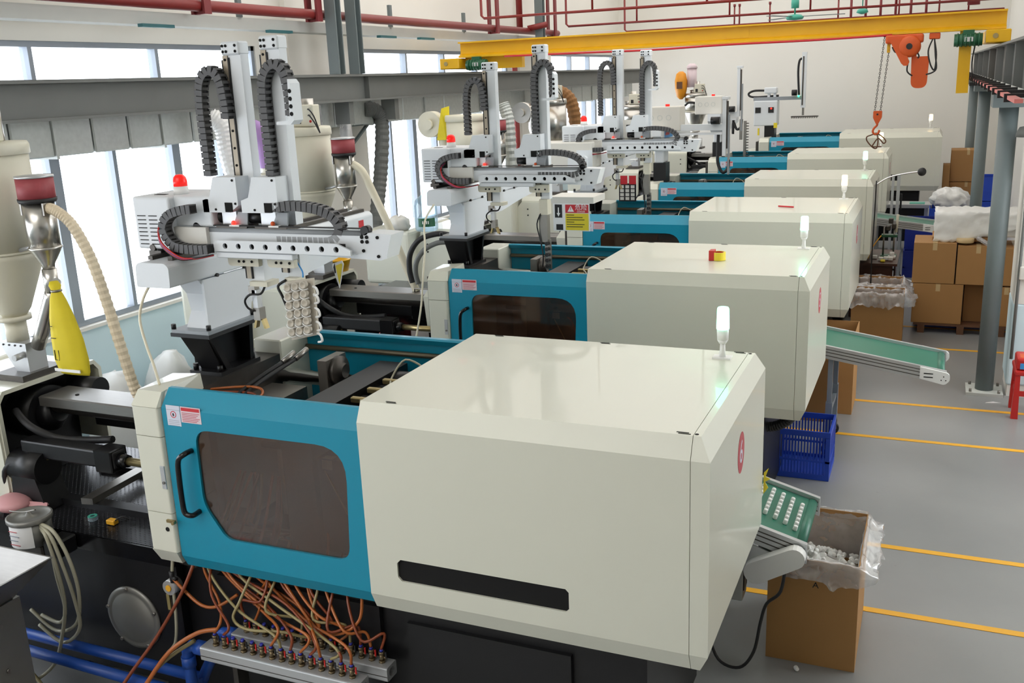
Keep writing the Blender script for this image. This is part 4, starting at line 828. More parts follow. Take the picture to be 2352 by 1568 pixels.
# ================================================================== hopper dryers and loaders
def make_dryer(label, ox, oy, body='cream_matt', box=True, loader=True, blower=False, top=3.0, group='hopper dryers on the injection units'):
    t = thing('hopper_dryer', label, 'dryer', (ox-2.80, oy+0.64, 1.6), group)
    cx, cy = ox-2.86, oy+0.64
    MB().box(cx-0.08, cy-0.16, 1.602, cx+0.17, cy+0.16, 1.64).build('base_plate', 'dark_steel', t)
    f = MB().prism([(cx-0.10, 1.82), (cx+0.13, 1.82), (cx+0.13, 1.64), (cx+0.02, 1.64)], 'y', cy-0.07, cy+0.07).build('feed_box', 'alu', t)
    MB().cyl((cx+0.10, cy-0.07, 1.75), (cx+0.10, cy-0.14, 1.745), 0.02, n=12).build('drain_spout', 'alu', f)
    for k in range(4): MB().cyl((cx-0.06+k*0.05, cy-0.07, 1.805), (cx-0.06+k*0.05, cy-0.075, 1.805), 0.006, n=6).build('bolt', 'black', f)
    MB().cyl((cx-0.01, cy, 1.82), (cx-0.01, cy, 1.95), 0.065, n=20).cyl((cx-0.01, cy, 1.95), (cx-0.01, cy, 1.98), 0.10, n=24).build('neck', body, t)
    MB().lathe([(0.07, 1.98), (0.10, 2.02), (0.225, 2.34), (0.228, 2.38)], (cx, cy, 0), 36).build('cone', body, t)
    b = MB().lathe([(0.228, 2.38), (0.228, top-0.06)], (cx, cy, 0), 40).build('drum', body, t)
    MB().lathe([(0.235, top-0.075), (0.24, top-0.07), (0.24, top-0.02), (0.23, top), (0.02, top+0.005)], (cx, cy, 0), 40).build('lid', body, t)
    MB().lathe([(0.231, 2.375), (0.234, 2.38), (0.231, 2.39)], (cx, cy, 0), 40).build('seam_ring', 'cream_matt', b)
    if box:
        c = MB().rbox(cx-0.02, cy-0.13, top+0.005, cx+0.20, cy-0.02, top+0.19, 0.008, 1).build('control_box', 'cream_matt', t)
        MB().box(cx+0.02, cy-0.134, top+0.03, cx+0.07, cy-0.1295, top+0.09).build('switch', 'black', c)
        MB().ball((cx+0.17, cy-0.13, top+0.05), 0.012, n=8).build('knob', 'red', c)
        for z in (0.15, 0.10): MB().tube([(cx+0.15, cy-0.13, top+z), (cx+0.19, cy-0.17, top+z), (cx+0.23, cy-0.16, top+z-0.06), (cx+0.25, cy-0.12, top-0.05)], 0.006, 6, 4).build('lead', 'rubber', c)
        MB().cyl((cx-0.06, cy+0.02, top+0.005), (cx-0.06, cy+0.02, top+0.07), 0.07, n=20).cyl((cx+0.02, cy+0.06, top+0.005), (cx+0.02, cy+0.06, top+0.24), 0.055, n=20).build('suction_pot', 'stainless', t)
    if loader:
        lx, ly = ox-2.42, oy+0.57
        MB().lathe([(0.10, 2.69), (0.106, 2.70), (0.107, 2.715), (0.10, 2.715)], (lx, ly, 0), 28).build('filter_gasket', 'rubber', t)
        MB().lathe([(0.102, 2.715), (0.102, 2.832)], (lx, ly, 0), 28).build('filter_drum', 'filter_red', t, label='red mesh filter drum')
        MB().lathe([(0.106, 2.832), (0.106, 2.845), (0.02, 2.85)], (lx, ly, 0), 28).build('filter_lid', 'alu', t)
        r = MB().lathe([(0.088, 2.43), (0.088, 2.69)], (lx, ly, 0), 28).build('receiver', 'stainless', t)
        MB().lathe([(0.034, 2.30), (0.038, 2.33), (0.09, 2.42), (0.096, 2.43), (0.088, 2.436)], (lx, ly, 0), 28).build('receiver_cone', 'stainless', r)
        for a in (-1, 1): MB().box(lx+a*0.088-0.006, ly-0.05, 2.62, lx+a*0.088+0.006, ly-0.02, 2.69).build('toggle_clip', 'steel', r)
        MB().cyl((lx, ly, 2.30), (lx+0.0, ly, 2.16), 0.042, n=18).build('down_pipe', 'stainless', t)
        MB().tube([(lx, ly, 2.17), (lx-0.02, ly, 2.13), (lx-0.18, ly+0.03, 1.90), (lx-0.26, ly+0.05, 1.80)], 0.042, 16, 4, smooth=False).build('slant_pipe', 'stainless', t)
        MB().cyl((lx+0.02, ly-0.01, 2.20), (lx+0.10, ly-0.05, 2.235), 0.026, n=14).build('side_spout', 'stainless', t)
        MB().tube([(cx+0.21, cy-0.06, 2.40), (lx-0.05, ly, 2.44)], 0.012, 8).build('strut', 'alu', t)
    if blower:
        bx = cx-0.42
        MB().cyl((bx, cy-0.12, 2.80), (bx, cy+0.02, 2.80), 0.15, n=30).cyl((bx, cy-0.17, 2.80), (bx, cy-0.12, 2.80), 0.06, n=20).build('blower_scroll', body, t)
        MB().tube([(bx+0.09, cy-0.05, 2.86), (bx+0.16, cy-0.05, 2.76), (bx+0.15, cy-0.05, 2.60), (bx+0.17, cy-0.05, 2.52), (bx+0.22, cy-0.05, 2.48)], 0.065, 16, 4).build('blower_pipe', body, t)
    return t
d1 = make_dryer('cream hopper dryer with a red filter drum at the left edge', 0, 0, top=3.03)
d2 = make_dryer('cream hopper dryer with a red filter drum behind the nearest robot', 0.03, 3.18, top=2.94)
d3 = make_dryer('cream hopper dryer with a round blower at its side', 0.08, 6.34, box=False, blower=True, top=2.90)
d4 = make_dryer('polished steel hopper dryer behind the second robot', -0.05, 9.48, 'stainless', True, False, True, top=2.98)
d5 = make_dryer('polished steel hopper dryer behind the third robot', 0.0, 13.5, 'stainless', True, False, False, top=2.75)
d6 = make_dryer('polished steel hopper dryer nearest the back wall with a loader on top', 0.45, 16.72, 'stainless', True, False, False, top=2.75)
d6.location.z += 0.104; ORG[d6] = tuple(d6.location)
def hose(name, label, cat, pts, r, m, n=10, res=6, ribs=0, group=None):
    b = min(pts, key=lambda p: p[2]); return tag(MB().tube(pts, r, n, res, ribs=ribs).build(name, m, None, b), label, cat, group)
hose('suction_hose', 'beige ribbed suction hose arching from the leftmost dryer', 'hose', [(-2.34, 0.56, 2.66), (-2.27, 0.56, 2.64), (-2.19, 0.58, 2.56), (-2.11, 0.60, 2.37), (-2.04, 0.60, 2.12), (-1.98, 0.60, 1.84), (-1.94, 0.62, 1.58), (-1.93, 0.66, 1.50)], 0.029, 'hose_beige', 12, 14, 1)
hose('suction_hose', 'cream suction hose curving down behind the nearest robot arm', 'hose', [(-2.31, 3.75, 2.62), (-2.22, 3.76, 2.55), (-2.14, 3.78, 2.36), (-2.02, 3.78, 2.10), (-1.93, 3.80, 1.85), (-1.84, 3.82, 1.60), (-1.80, 3.82, 1.50)], 0.034, 'hose_white', 12, 10)
hose('flexible_duct', 'white corrugated flexible duct hanging by the window behind the first robot', 'duct hose', [(-4.1, 4.10, 3.05), (-4.0, 4.16, 2.95), (-3.97, 4.16, 2.7), (-3.92, 4.16, 2.4), (-3.85, 4.12, 2.05), (-3.70, 4.05, 1.8)], 0.085, 'white_plastic', 16, 12, 1)
hose('flexible_duct', 'grey corrugated flexible duct hanging from the air duct bracket', 'duct hose', [(-4.45, 7.45, 2.98), (-4.36, 7.60, 2.96), (-4.33, 7.68, 2.78), (-4.35, 7.60, 2.2), (-4.36, 7.45, 1.7), (-4.38, 7.28, 1.05)], 0.085, 'rail_grey', 16, 14, 1)
hose('flexible_duct', 'brownish flexible duct bending over beside the polished dryer', 'duct hose', [(-3.3, 10.6, 2.2), (-3.3, 10.6, 2.7), (-3.25, 10.6, 3.0), (-3.0, 10.6, 3.08), (-2.78, 10.6, 2.95), (-2.70, 10.6, 2.6), (-2.66, 10.6, 2.1)], 0.09, 'cardboard_dark', 14, 10, 1)
hose('flexible_duct', 'foil flexible duct standing beside the third dryer', 'duct hose', [(-2.42, 7.5, 1.9), (-2.44, 7.5, 2.4), (-2.46, 7.5, 2.8), (-2.52, 7.5, 3.0)], 0.07, 'galvanised', 14, 12, 1)
o = MB().tube([(-3.55, 3.9, 2.92), (-3.44, 3.9, 2.93), (-3.34, 3.9, 2.84), (-3.31, 3.9, 2.68), (-3.30, 3.9, 2.58)], 0.085, 14, 5)
tag(o.build('cloth_sleeve', 'purple_cloth', None, (-3.3, 3.9, 2.58)), 'purple cloth tied round a blower elbow by the window', 'cloth')
MB().tube([(-3.30, 3.9, 2.585), (-3.30, 3.9, 2.50), (-3.26, 3.89, 2.43), (-3.05, 3.86, 2.42)], 0.075, 16, 4).cyl((-3.30, 3.9, 2.50), (-3.30, 3.9, 2.53), 0.10, n=18).build('blower_elbow', 'cream_matt', d2)
for x, y, z0, z1, lab in ((-4.35, 6.85, 2.1, 3.08, 'thick clear plastic tube against the pier, right one'), (-4.40, 6.3, 1.9, 3.08, 'thick clear plastic tube against the pier, left one')):
    tag(MB().cyl((x, y, z0), (x, y, z1), 0.075, n=20).build('plastic_tube', 'clear_plastic', None, (x, y, z0)), lab, 'tube')
tag(MB().box(-4.58, 7.15, 2.78, -4.54, 7.85, 2.82).box(-4.58, 7.15, 2.45, -4.54, 7.19, 2.80).prism([(7.19, 2.50), (7.23, 2.50), (7.72, 2.78), (7.66, 2.78)], 'x', -4.58, -4.54).build('angle_bracket', 'post_grey', None, (-4.56, 7.2, 2.45)), 'grey angle bracket bolted to the white pier', 'bracket')
# yellow sack tied to the loader spout
t = thing('dust_bag', 'bright yellow dust bag tied to a spout at the left', 'bag', (-2.23, 0.46, 1.70))
vs = []; fs = []; N_ = 20
prof = [(2.245, 0.022, 0.022, -2.315, 0.50), (2.225, 0.034, 0.03, -2.30, 0.49), (2.195, 0.024, 0.024, -2.285, 0.48), (2.15, 0.045, 0.036, -2.272, 0.47), (2.05, 0.078, 0.045, -2.255, 0.46), (1.92, 0.105, 0.05, -2.24, 0.455), (1.80, 0.115, 0.05, -2.228, 0.45), (1.725, 0.112, 0.032, -2.222, 0.45), (1.705, 0.108, 0.012, -2.22, 0.45)]
for z, rx, ry, x, y in prof:
    for k in range(N_):
        a = 2*math.pi*k/N_; fold = 1+0.10*math.sin(3*a+1.0)+0.06*math.sin(5*a)
        vs.append((x+rx*math.cos(a)*fold, y+ry*math.sin(a)*fold, z))
for j in range(len(prof)-1):
    for k in range(N_): fs.append((j*N_+k, j*N_+(k+1) % N_, (j+1)*N_+(k+1) % N_, (j+1)*N_+k))
fs += [list(range(N_)), list(range((len(prof)-1)*N_, len(prof)*N_))]
MB().add(vs, fs, True).build('sack', 'yellow_cloth', t)
MB().lathe([(0.030, 2.188), (0.032, 2.195), (0.030, 2.202)], (-2.286, 0.48, 0), 16).build('wire_tie', 'steel', t)
MB().box(-2.325, 0.412, 1.728, -2.128, 0.418, 1.745).build('white_hem', 'white_paper', t)
for x0, z0, x1, z1 in ((-2.295, 2.00, -2.275, 2.003), (-2.297, 1.98, -2.294, 2.03), (-2.30, 1.93, -2.262, 1.933), (-2.29, 1.80, -2.255, 1.803), (-2.29, 1.86, -2.287, 1.80), (-2.258, 1.80, -2.255, 1.86)):
    MB().box(min(x0, x1), 0.398, min(z0, z1), max(x0, x1), 0.402, max(z0, z1)).build('print_mark', 'print_black', t)
tag(MB().hull([(-3.1, 6.85, 2.62), (-2.98, 6.85, 2.62), (-3.12, 6.95, 2.6), (-2.98, 6.95, 2.62), (-3.02, 6.85, 2.98), (-2.94, 6.9, 3.0), (-2.98, 6.95, 3.0), (-3.05, 6.9, 2.9)]).build('dust_bag', 'yellow_cloth', None, (-3.0, 6.9, 2.6)), 'yellow sack draped over the third dryer', 'bag')
t = thing('loader_cover', 'amber plastic sheath on the farthest dryer loader', 'cover', (-2.5, 17.3, 2.75))
MB().lathe([(0.03, 2.74), (0.09, 2.80), (0.125, 2.95), (0.13, 3.12), (0.10, 3.26), (0.04, 3.31)], (-2.70, 17.25, 0), 18).build('sheath', 'amber', t); MB().box(-2.76, 17.115, 2.96, -2.64, 17.118, 3.10).build('print_patch', 'wood_pallet', t)
tag(MB().cyl((-2.48, 17.3, 2.98), (-2.48, 17.3, 3.36), 0.10, n=16).lathe([(0.12, 3.36), (0.10, 3.42), (0.05, 3.46)], (-2.48, 17.3, 0), 16).build('loader_pot', 'sticker_pink', None, (-2.48, 17.3, 2.98)), 'pinkish loader pot above the amber sheath', 'loader')
# red fire mains
t = thing('fire_main', 'thick red fire main running along the window wall near the roof', 'pipe', (-4.3, -4, 4.0))
MB().cyl((-4.3, -4, 4.08), (-4.3, 14.2, 4.08), 0.055, n=18).build('pipe', 'red_pipe', t)
for y in (4.4, 6.3, 11.3, 13.9): MB().box(-4.36, y-0.02, 4.0, -4.24, y+0.02, 4.03).box(-4.38, y-0.05, 4.0, -4.35, y+0.05, 5.2).box(-4.24, y-0.05, 4.0, -4.21, y+0.05, 4.8).build('hanger', 'pipe_maroon', t)
MB().cyl((-4.45, 12.75, 4.06), (-4.45, 12.75, 5.9), 0.055, n=16).cyl((-4.3, 12.75, 4.12), (-4.0, 12.9, 4.18), 0.05, n=14).build('branch', 'red_pipe', t)
tag(MB().cyl((-4.52, 12.62, 0), (-4.52, 12.62, 3.85), 0.05, n=16).build('riser_pipe', 'red_pipe', None, (-4.52, 12.62, 0)), 'red riser pipe standing against the wall between the windows', 'pipe')
def sprinkler(label, x0, x1, y, z, drops, rise=1.2):
    t = thing('sprinkler_pipe', label, 'pipe', (x0, y, z), 'sprinkler pipes over the crane')
    MB().tube([(x0, y, z+rise), (x0, y, z+0.04), (x0+0.04, y, z), (x1, y, z)], 0.02, 10, smooth=False).build('pipe', 'red_pipe', t)
    for x, h in drops: MB().cyl((x, y, z), (x, y, z+h), 0.016, n=8).build('dropper', 'red_pipe', t); MB().cyl((x, y, z+h), (x, y, z+h+0.05), 0.026, n=8).build('fitting', 'pipe_maroon', t)
sprinkler('thin red sprinkler pipe nearest, above the yellow crane beam', -3.9, 3.3, 10.0, 4.155, ((-2.2, 1.0), (-0.6, 1.0), (0.9, 1.0)))
sprinkler('thin red sprinkler pipe, middle run above the yellow crane beam', -3.9, 3.3, 13.6, 4.16, ((-2.6, 0.5), (-1.0, 0.5), (0.3, 0.5), (1.6, 0.5)))
sprinkler('thin red sprinkler pipe, rear run just over the yellow crane beam', -3.9, 3.3, 17.2, 4.17, ((-1.6, 0.35), (-1.5, 0.35), (-0.9, 0.35), (0.4, 0.35), (1.5, 0.35), (2.2, 0.35), (2.7, 0.35)))
t = thing('fire_main', 'dark red pipe bundle in the far upper right corner', 'pipe', (2.6, 17, 4.1))
MB().cyl((2.75, 15.8, 4.2), (2.75, 15.8, 5.5), 0.10, n=16).box(2.3, 15.8, 4.06, 3.2, 15.85, 4.10).build('riser', 'pipe_maroon', t)
for x in (0.75, 1.0, 1.25, 1.5, 1.75, 2.0): MB().cyl((x, 15.8, 4.04), (x, 15.8, 4.5), 0.022, n=8).build('dropper', 'pipe_maroon', t)
MB().cyl((-0.2, 15.8, 4.04), (3.2, 15.8, 4.04), 0.022, n=8).build('header', 'pipe_maroon', t)
# ceiling fan
t = thing('ceiling_fan', 'green ceiling fan with long dark blades above the crane', 'fan', (0.14, 13, 4.02))
MB().lathe([(0.02, 4.0), (0.12, 4.01), (0.14, 4.04), (0.10, 4.08), (0.02, 4.09)], (0.14, 13, 0), 24).build('hub', 'fan_green', t)
MB().cyl((0.14, 13, 4.09), (0.14, 13, 6.0), 0.012, n=8).cyl((0.14, 13, 4.18), (0.14, 13, 4.32), 0.06, n=10).build('rod', 'fan_green', t)
for a in (8, 128, 248):
    c, s = math.cos(math.radians(a)), math.sin(math.radians(a))
    MB().hull([(0.14+c*r-s*w, 13+s*r+c*w, 4.05+dz) for r, w in ((0.12, -0.03), (0.12, 0.03), (0.75, -0.055), (0.75, 0.055)) for dz in (0, 0.008)]).build('blade', 'post_grey', t)
tag(MB().cyl((1.0, 15, 4.2), (1.0, 15, 6.0), 0.01, n=6).lathe([(0.02, 4.0), (0.10, 4.03), (0.08, 4.08), (0.02, 4.1)], (1.0, 15, 0.12), 16).build('ceiling_fan', 'fan_green', None, (1.0, 15, 4.1)), 'small far green fan motor right of the big ceiling fan', 'fan')
# ================================================================== travelling crane
YC = 9.5
t = thing('overhead_crane', 'yellow overhead crane beam spanning the hall', 'crane', (-0.5, YC, 3.4))
MB().box(-4.02, YC-0.012, 3.63, 2.97, YC+0.012, 3.80).box(-4.02, YC-0.09, 3.80, 2.97, YC+0.09, 3.82).box(-4.02, YC-0.09, 3.605, 2.97, YC+0.09, 3.63).prism([(YC-0.085, 3.63), (YC-0.012, 3.66), (YC-0.012, 3.63)], 'x', -4.02, 2.97).build('girder', 'crane_yellow', t)
MB().box(-0.25, YC-0.016, 3.665, 0.05, YC-0.0125, 3.80).build('splice_plate', 'crane_yellow', t)
for x0, x1 in ((-4.28, -3.98), (2.76, 3.02)):
    MB().rbox(x0, YC-0.18, 3.455, x1, YC+0.9, 3.60, 0.01, 1).build('end_carriage', 'crane_yellow', t)
    MB().cyl((x0+0.1, YC-0.182, 3.53), (x0+0.1, YC-0.188, 3.53), 0.03, n=12).build('axle_cap', 'brass', t)
MB().box(-3.98, YC+0.05, 3.44, -3.10, YC+0.15, 3.605).build('end_carriage', 'crane_yellow', t)
for x, s in ((-3.72, 1), (2.58, -1)):
    m = MB().cyl((x-0.15, YC-0.12, 3.50), (x+0.15, YC-0.12, 3.50), 0.07, n=18).box(x-0.06, YC-0.16, 3.56, x+0.06, YC-0.08, 3.61).build('travel_motor', 'green_motor', t)
    for k in range(6): MB().cyl((x-0.12+k*0.045, YC-0.12, 3.50), (x-0.105+k*0.045, YC-0.12, 3.50), 0.078, n=18).build('cooling_fin', 'green_motor', m)
    MB().box(x-0.04, YC-0.193, 3.48, x+0.05, YC-0.188, 3.53).build('rating_plate', 'alu', m)
MB().box(2.49, YC-0.05, 2.90, 2.62, YC+0.02, 3.605).build('drop_arm', 'crane_yellow', t)
MB().box(2.63, YC-0.04, 2.98, 2.75, YC+0.0, 3.02).build('collector_shoe', 'black', t)
MB().tube([(2.66, YC-0.03, 3.45), (2.64, YC-0.05, 3.25), (2.66, YC-0.05, 3.05)], 0.008, 6, 4).build('cable', 'rubber', t)
hose('crane_cable', 'bright red power cable slung under the yellow crane beam', 'cable', [(-3.3, YC-0.1, 3.595), (-2.2, YC-0.1, 3.585), (-1.2, YC-0.1, 3.575), (-0.2, YC-0.1, 3.59), (0.8, YC-0.1, 3.588), (1.75, YC-0.1, 3.60)], 0.013, 'print_red', 8, 5)
t = thing('chain_hoist', 'orange electric chain hoist hanging from the yellow crane beam', 'hoist', (1.9, YC, 2.4))
MB().rbox(1.68, YC-0.13, 3.50, 2.10, YC+0.13, 3.60, 0.02).rbox(2.16, YC-0.08, 3.53, 2.28, YC+0.08, 3.60, 0.01).build('trolley', 'orange', t)
b = MB().lathe([(0.02, -0.17), (0.10, -0.17), (0.125, -0.15), (0.125, 0.15), (0.02, 0.15)], (1.95, YC, 3.46), 28, 'y').box(1.86, YC-0.1, 3.34, 2.03, YC+0.1, 3.46).build('hoist_body', 'orange', t)
MB().cyl((1.95, YC-0.172, 3.46), (1.95, YC-0.18, 3.46), 0.035, n=16).build('hub_cap', 'rubber', b)
MB().prism([(1.72, 3.55), (1.86, 3.55), (1.96, 3.28), (1.94, 3.24), (1.90, 3.24), (1.87, 3.27)], 'y', YC-0.16, YC-0.06).build('side_guard', 'orange', t)
MB().prism(rounded([(1.99, 2.975), (2.165, 2.975), (2.175, 3.34), (1.98, 3.34)], [0.08, 0.08, 0.01, 0.01], 6), 'y', YC-0.10, YC+0.08).build('chain_bin', 'orange', t)
for pts in (((2.02, YC-0.1, 3.42), (2.06, YC-0.1, 3.35), (2.05, YC-0.1, 3.32)), ((2.22, YC-0.08, 3.53), (2.24, YC-0.1, 3.35), (2.26, YC-0.1, 3.2), (2.22, YC-0.1, 3.15), (2.15, YC-0.1, 3.13)), ((2.20, YC-0.08, 3.53), (2.16, YC-0.1, 3.40), (2.19, YC-0.1, 3.25), (2.24, YC-0.1, 3.18), (2.25, YC-0.1, 3.35), (2.22, YC-0.08, 3.52)), ((1.95, YC-0.1, 3.30), (1.94, YC-0.1, 3.18), (2.0, YC-0.1, 3.12)), ((1.76, YC-0.1, 3.46), (1.80, YC-0.12, 3.40), (1.86, YC-0.12, 3.42))):
    MB().tube(pts, 0.009, 6, 5).build('cable', 'rubber', t)
MB().box(1.70, YC-0.06, 3.40, 1.735, YC-0.02, 3.50).build('limit_switch', 'crane_yellow', t)
def ring_link(c, rot):
    m = MB(); R_, r_ = 0.014, 0.0035; n1, n2 = 10, 5; vs = []; fs = []
    for i in range(n1):
        a = 2*math.pi*i/n1
        for j in range(n2):
            b_ = 2*math.pi*j/n2; u = (R_*0.62+r_*math.cos(b_))*math.cos(a); z = (R_+r_*math.cos(b_))*math.sin(a); w = r_*math.sin(b_)
            vs.append((u, w, z))
    for i in range(n1):
        for j in range(n2): fs.append((i*n2+j, ((i+1) % n1)*n2+j, ((i+1) % n1)*n2+(j+1) % n2, i*n2+(j+1) % n2))
    return m.add(vs, fs, True)
_l = ring_link(None, 0).build('chain_link', 'dark_steel'); LINK = _l.data; bpy.data.objects.remove(_l)
for xt, xb in ((1.665, 1.60), (1.735, 1.665)):
    run = MB().cyl((xt, YC-0.05, 3.60), (xt, YC-0.05, 3.58), 0.012, n=8).build('load_chain', 'dark_steel', t)
    nl = 36
    for k in range(nl): s = k/(nl-1); instance(LINK, run, (xt+(xb-xt)*s, YC-0.05, 3.575-s*0.85), (0, 0, 0 if k % 2 else math.pi/2), 'chain_link')
h = MB().prism(rounded([(1.585, 2.72), (1.685, 2.72), (1.685, 2.64), (1.645, 2.56), (1.625, 2.56), (1.585, 2.64)], 0.01, 2), 'y', YC-0.09, YC-0.01).build('hook_block', 'orange', t)
MB().cyl((1.635, YC-0.09, 2.68), (1.635, YC-0.095, 2.68), 0.012, n=10).build('pin', 'rubber', h)
MB().tube([(1.637, YC-0.05, 2.57), (1.632, YC-0.05, 2.545), (1.60, YC-0.05, 2.51), (1.59, YC-0.05, 2.47), (1.615, YC-0.05, 2.44), (1.65, YC-0.05, 2.45), (1.665, YC-0.05, 2.49)], 0.013, 10, 5).build('hook', 'orange', h)
t = thing('wire_sling', 'brown wire rope sling looped over the crane hook', 'sling', (1.62, YC-0.05, 2.27))
MB().tube([(1.635, YC-0.05, 2.455), (1.57, YC-0.05, 2.43), (1.525, YC-0.06, 2.41), (1.53, YC-0.06, 2.36), (1.60, YC-0.05, 2.28), (1.645, YC-0.05, 2.275), (1.655, YC-0.05, 2.36), (1.64, YC-0.05, 2.45)], 0.008, 6, 5).build('rope', 'wood_pallet', t)
MB().tube([(1.625, YC-0.05, 2.455), (1.69, YC-0.05, 2.42), (1.745, YC-0.06, 2.36), (1.72, YC-0.06, 2.33), (1.66, YC-0.05, 2.39), (1.61, YC-0.05, 2.33), (1.60, YC-0.05, 2.29), (1.70, YC-0.05, 2.29)], 0.008, 6, 5).build('rope', 'wood_pallet', t)

# ================================================================== conveyors, cartons and crates in the aisle
def open_box(name, label, x0, y0, x1, y1, h, m='cardboard', th=0.008, flaps=(), group=None, cat='box', z=0.0):
    t = thing(name, label, cat, ((x0+x1)/2, (y0+y1)/2, z), group)
    b = MB().box(x0, y0, z+0.001, x1, y1, z+0.012).box(x0, y0, z+0.012, x1, y0+th, z+h).box(x0, y1-th, z+0.012, x1, y1, z+h).box(x0, y0+th, z+0.012, x0+th, y1-th, z+h).box(x1-th, y0+th, z+0.012, x1, y1-th, z+h)
    b.build('carton', m, t)
    return t
def liner(t, x0, y0, x1, y1, h, drop, wave, z=0.0, seed=1, right=0.0):
    """thin crumpled film turned over the rim"""
    rnd = random.Random(seed); n = 120; vs = []; fs = []; per = []
    W_, D_ = x1-x0, y1-y0; T_ = 2*(W_+D_)
    ph = [rnd.uniform(0, 6.28) for _ in range(12)]
    def nz(s, j): return sum(math.sin(s/T_*6.283*f+ph[q]+j*g)/(1+q*0.35) for q, (f, g) in enumerate(((5, 0.9), (9, -1.3), (14, 0.7), (23, -2.1), (37, 1.7))))*0.5
    for i in range(n):
        s = i/n*T_
        if s < W_: p = (x0+s, y0, 0, -1)
        elif s < W_+D_: p = (x1, y0+s-W_, 1, 0)
        elif s < 2*W_+D_: p = (x1-(s-W_-D_), y1, 0, 1)
        else: p = (x0, y1-(s-2*W_-D_), -1, 0)
        per.append((p, s))
    rows = [(-0.016, -0.30), (-0.016, -0.16), (-0.012, -0.05), (0.0, 0.010), (0.010, 0.004), (0.015, -drop*0.25), (0.02, -drop*0.5), (0.022, -drop*0.75), (0.024, -drop)]
    for j, (off, zz) in enumerate(rows):
        for p, s in per:
            k = nz(s, j); out = off
            if j > 3: out += abs(k)*wave*(0.3+0.25*(j-3)) + (right*0.02*min(j-3, 3) if p[2] == 1 else 0)
            elif j < 3: out -= abs(k)*wave*0.5
            zz2 = zz*(1+0.18*k if j > 4 else 1) + (k*wave*0.5 if j in (3, 4) else 0) + (right*0.03*math.sin(j*1.1) if p[2] == 1 and j > 3 else 0)
            vs.append((p[0]+p[2]*out, p[1]+p[3]*out, z+h+zz2))
    for j in range(len(rows)-1):
        for i in range(n): fs.append((j*n+i, j*n+(i+1) % n, (j+1)*n+(i+1) % n, (j+1)*n+i))
    return MB().add(vs, fs, True).build('plastic_liner', 'clear_plastic', t)
t = open_box('cardboard_box', 'tall brown cardboard box with a clear plastic liner under the nearest conveyor', 1.612, 1.545, 2.095, 2.25, 0.645)
liner(t, 1.612, 1.545, 2.095, 2.25, 0.645, 0.11, 0.018, seed=3, right=0.9)
text('carton_mark', 'A', 0.05, 'print_black', t, (1.87, 1.5435, 0.50), (1, 0, 0), (0, 0, 1))
# white plastic caps: one mesh, many pieces
_c = MB().lathe([(0.0125, 0), (0.013, 0.002), (0.012, 0.024), (0.0105, 0.027), (0.002, 0.027)], (0, 0, 0), 14).build('cap', 'white_plastic'); CAP = _c.data; bpy.data.objects.remove(_c)
def cap(loc, rot, label, group, sc=1.0):
    o = bpy.data.objects.new('plastic_cap', CAP); COL.objects.link(o); o.location = loc; o.rotation_euler = rot; o.scale = (sc,)*3
    return tag(o, label, 'plastic_cap', group)
rnd = random.Random(5)
NTH = ['first', 'second', 'third', 'fourth', 'fifth', 'sixth', 'seventh', 'eighth', 'ninth', 'tenth', 'eleventh', 'twelfth', 'thirteenth', 'fourteenth', 'fifteenth']
# drift of caps inside the box
vs = []
MB().hull([(1.63, 1.56, 0.02), (2.075, 1.56, 0.02), (1.63, 2.23, 0.02), (2.075, 2.23, 0.02), (1.63, 1.56, 0.56), (2.075, 1.56, 0.50), (1.63, 2.23, 0.42), (2.075, 2.23, 0.30), (1.80, 1.78, 0.575)]).build('cap_heap', 'white_plastic', t, label='heap of white caps filling the box').__setitem__('kind', 'stuff')
for k in range(70):
    x = rnd.uniform(1.65, 2.05); y = rnd.uniform(1.6, 2.18); z = 0.58-abs(x-1.80)*0.20-max(0, y-1.78)*0.40-max(0, 1.78-y)*0.1
    cap((x, y, z), (rnd.uniform(-1.4, 1.4), rnd.uniform(-1.4, 1.4), 0), 'white plastic cap lying loose on the heap in the box', 'white caps heaped in the box', 1.1)
cap((1.79, 1.47, 0.014), (1.45, 0.2, 0.4), 'single white plastic cap lying on the floor beside the box', None)
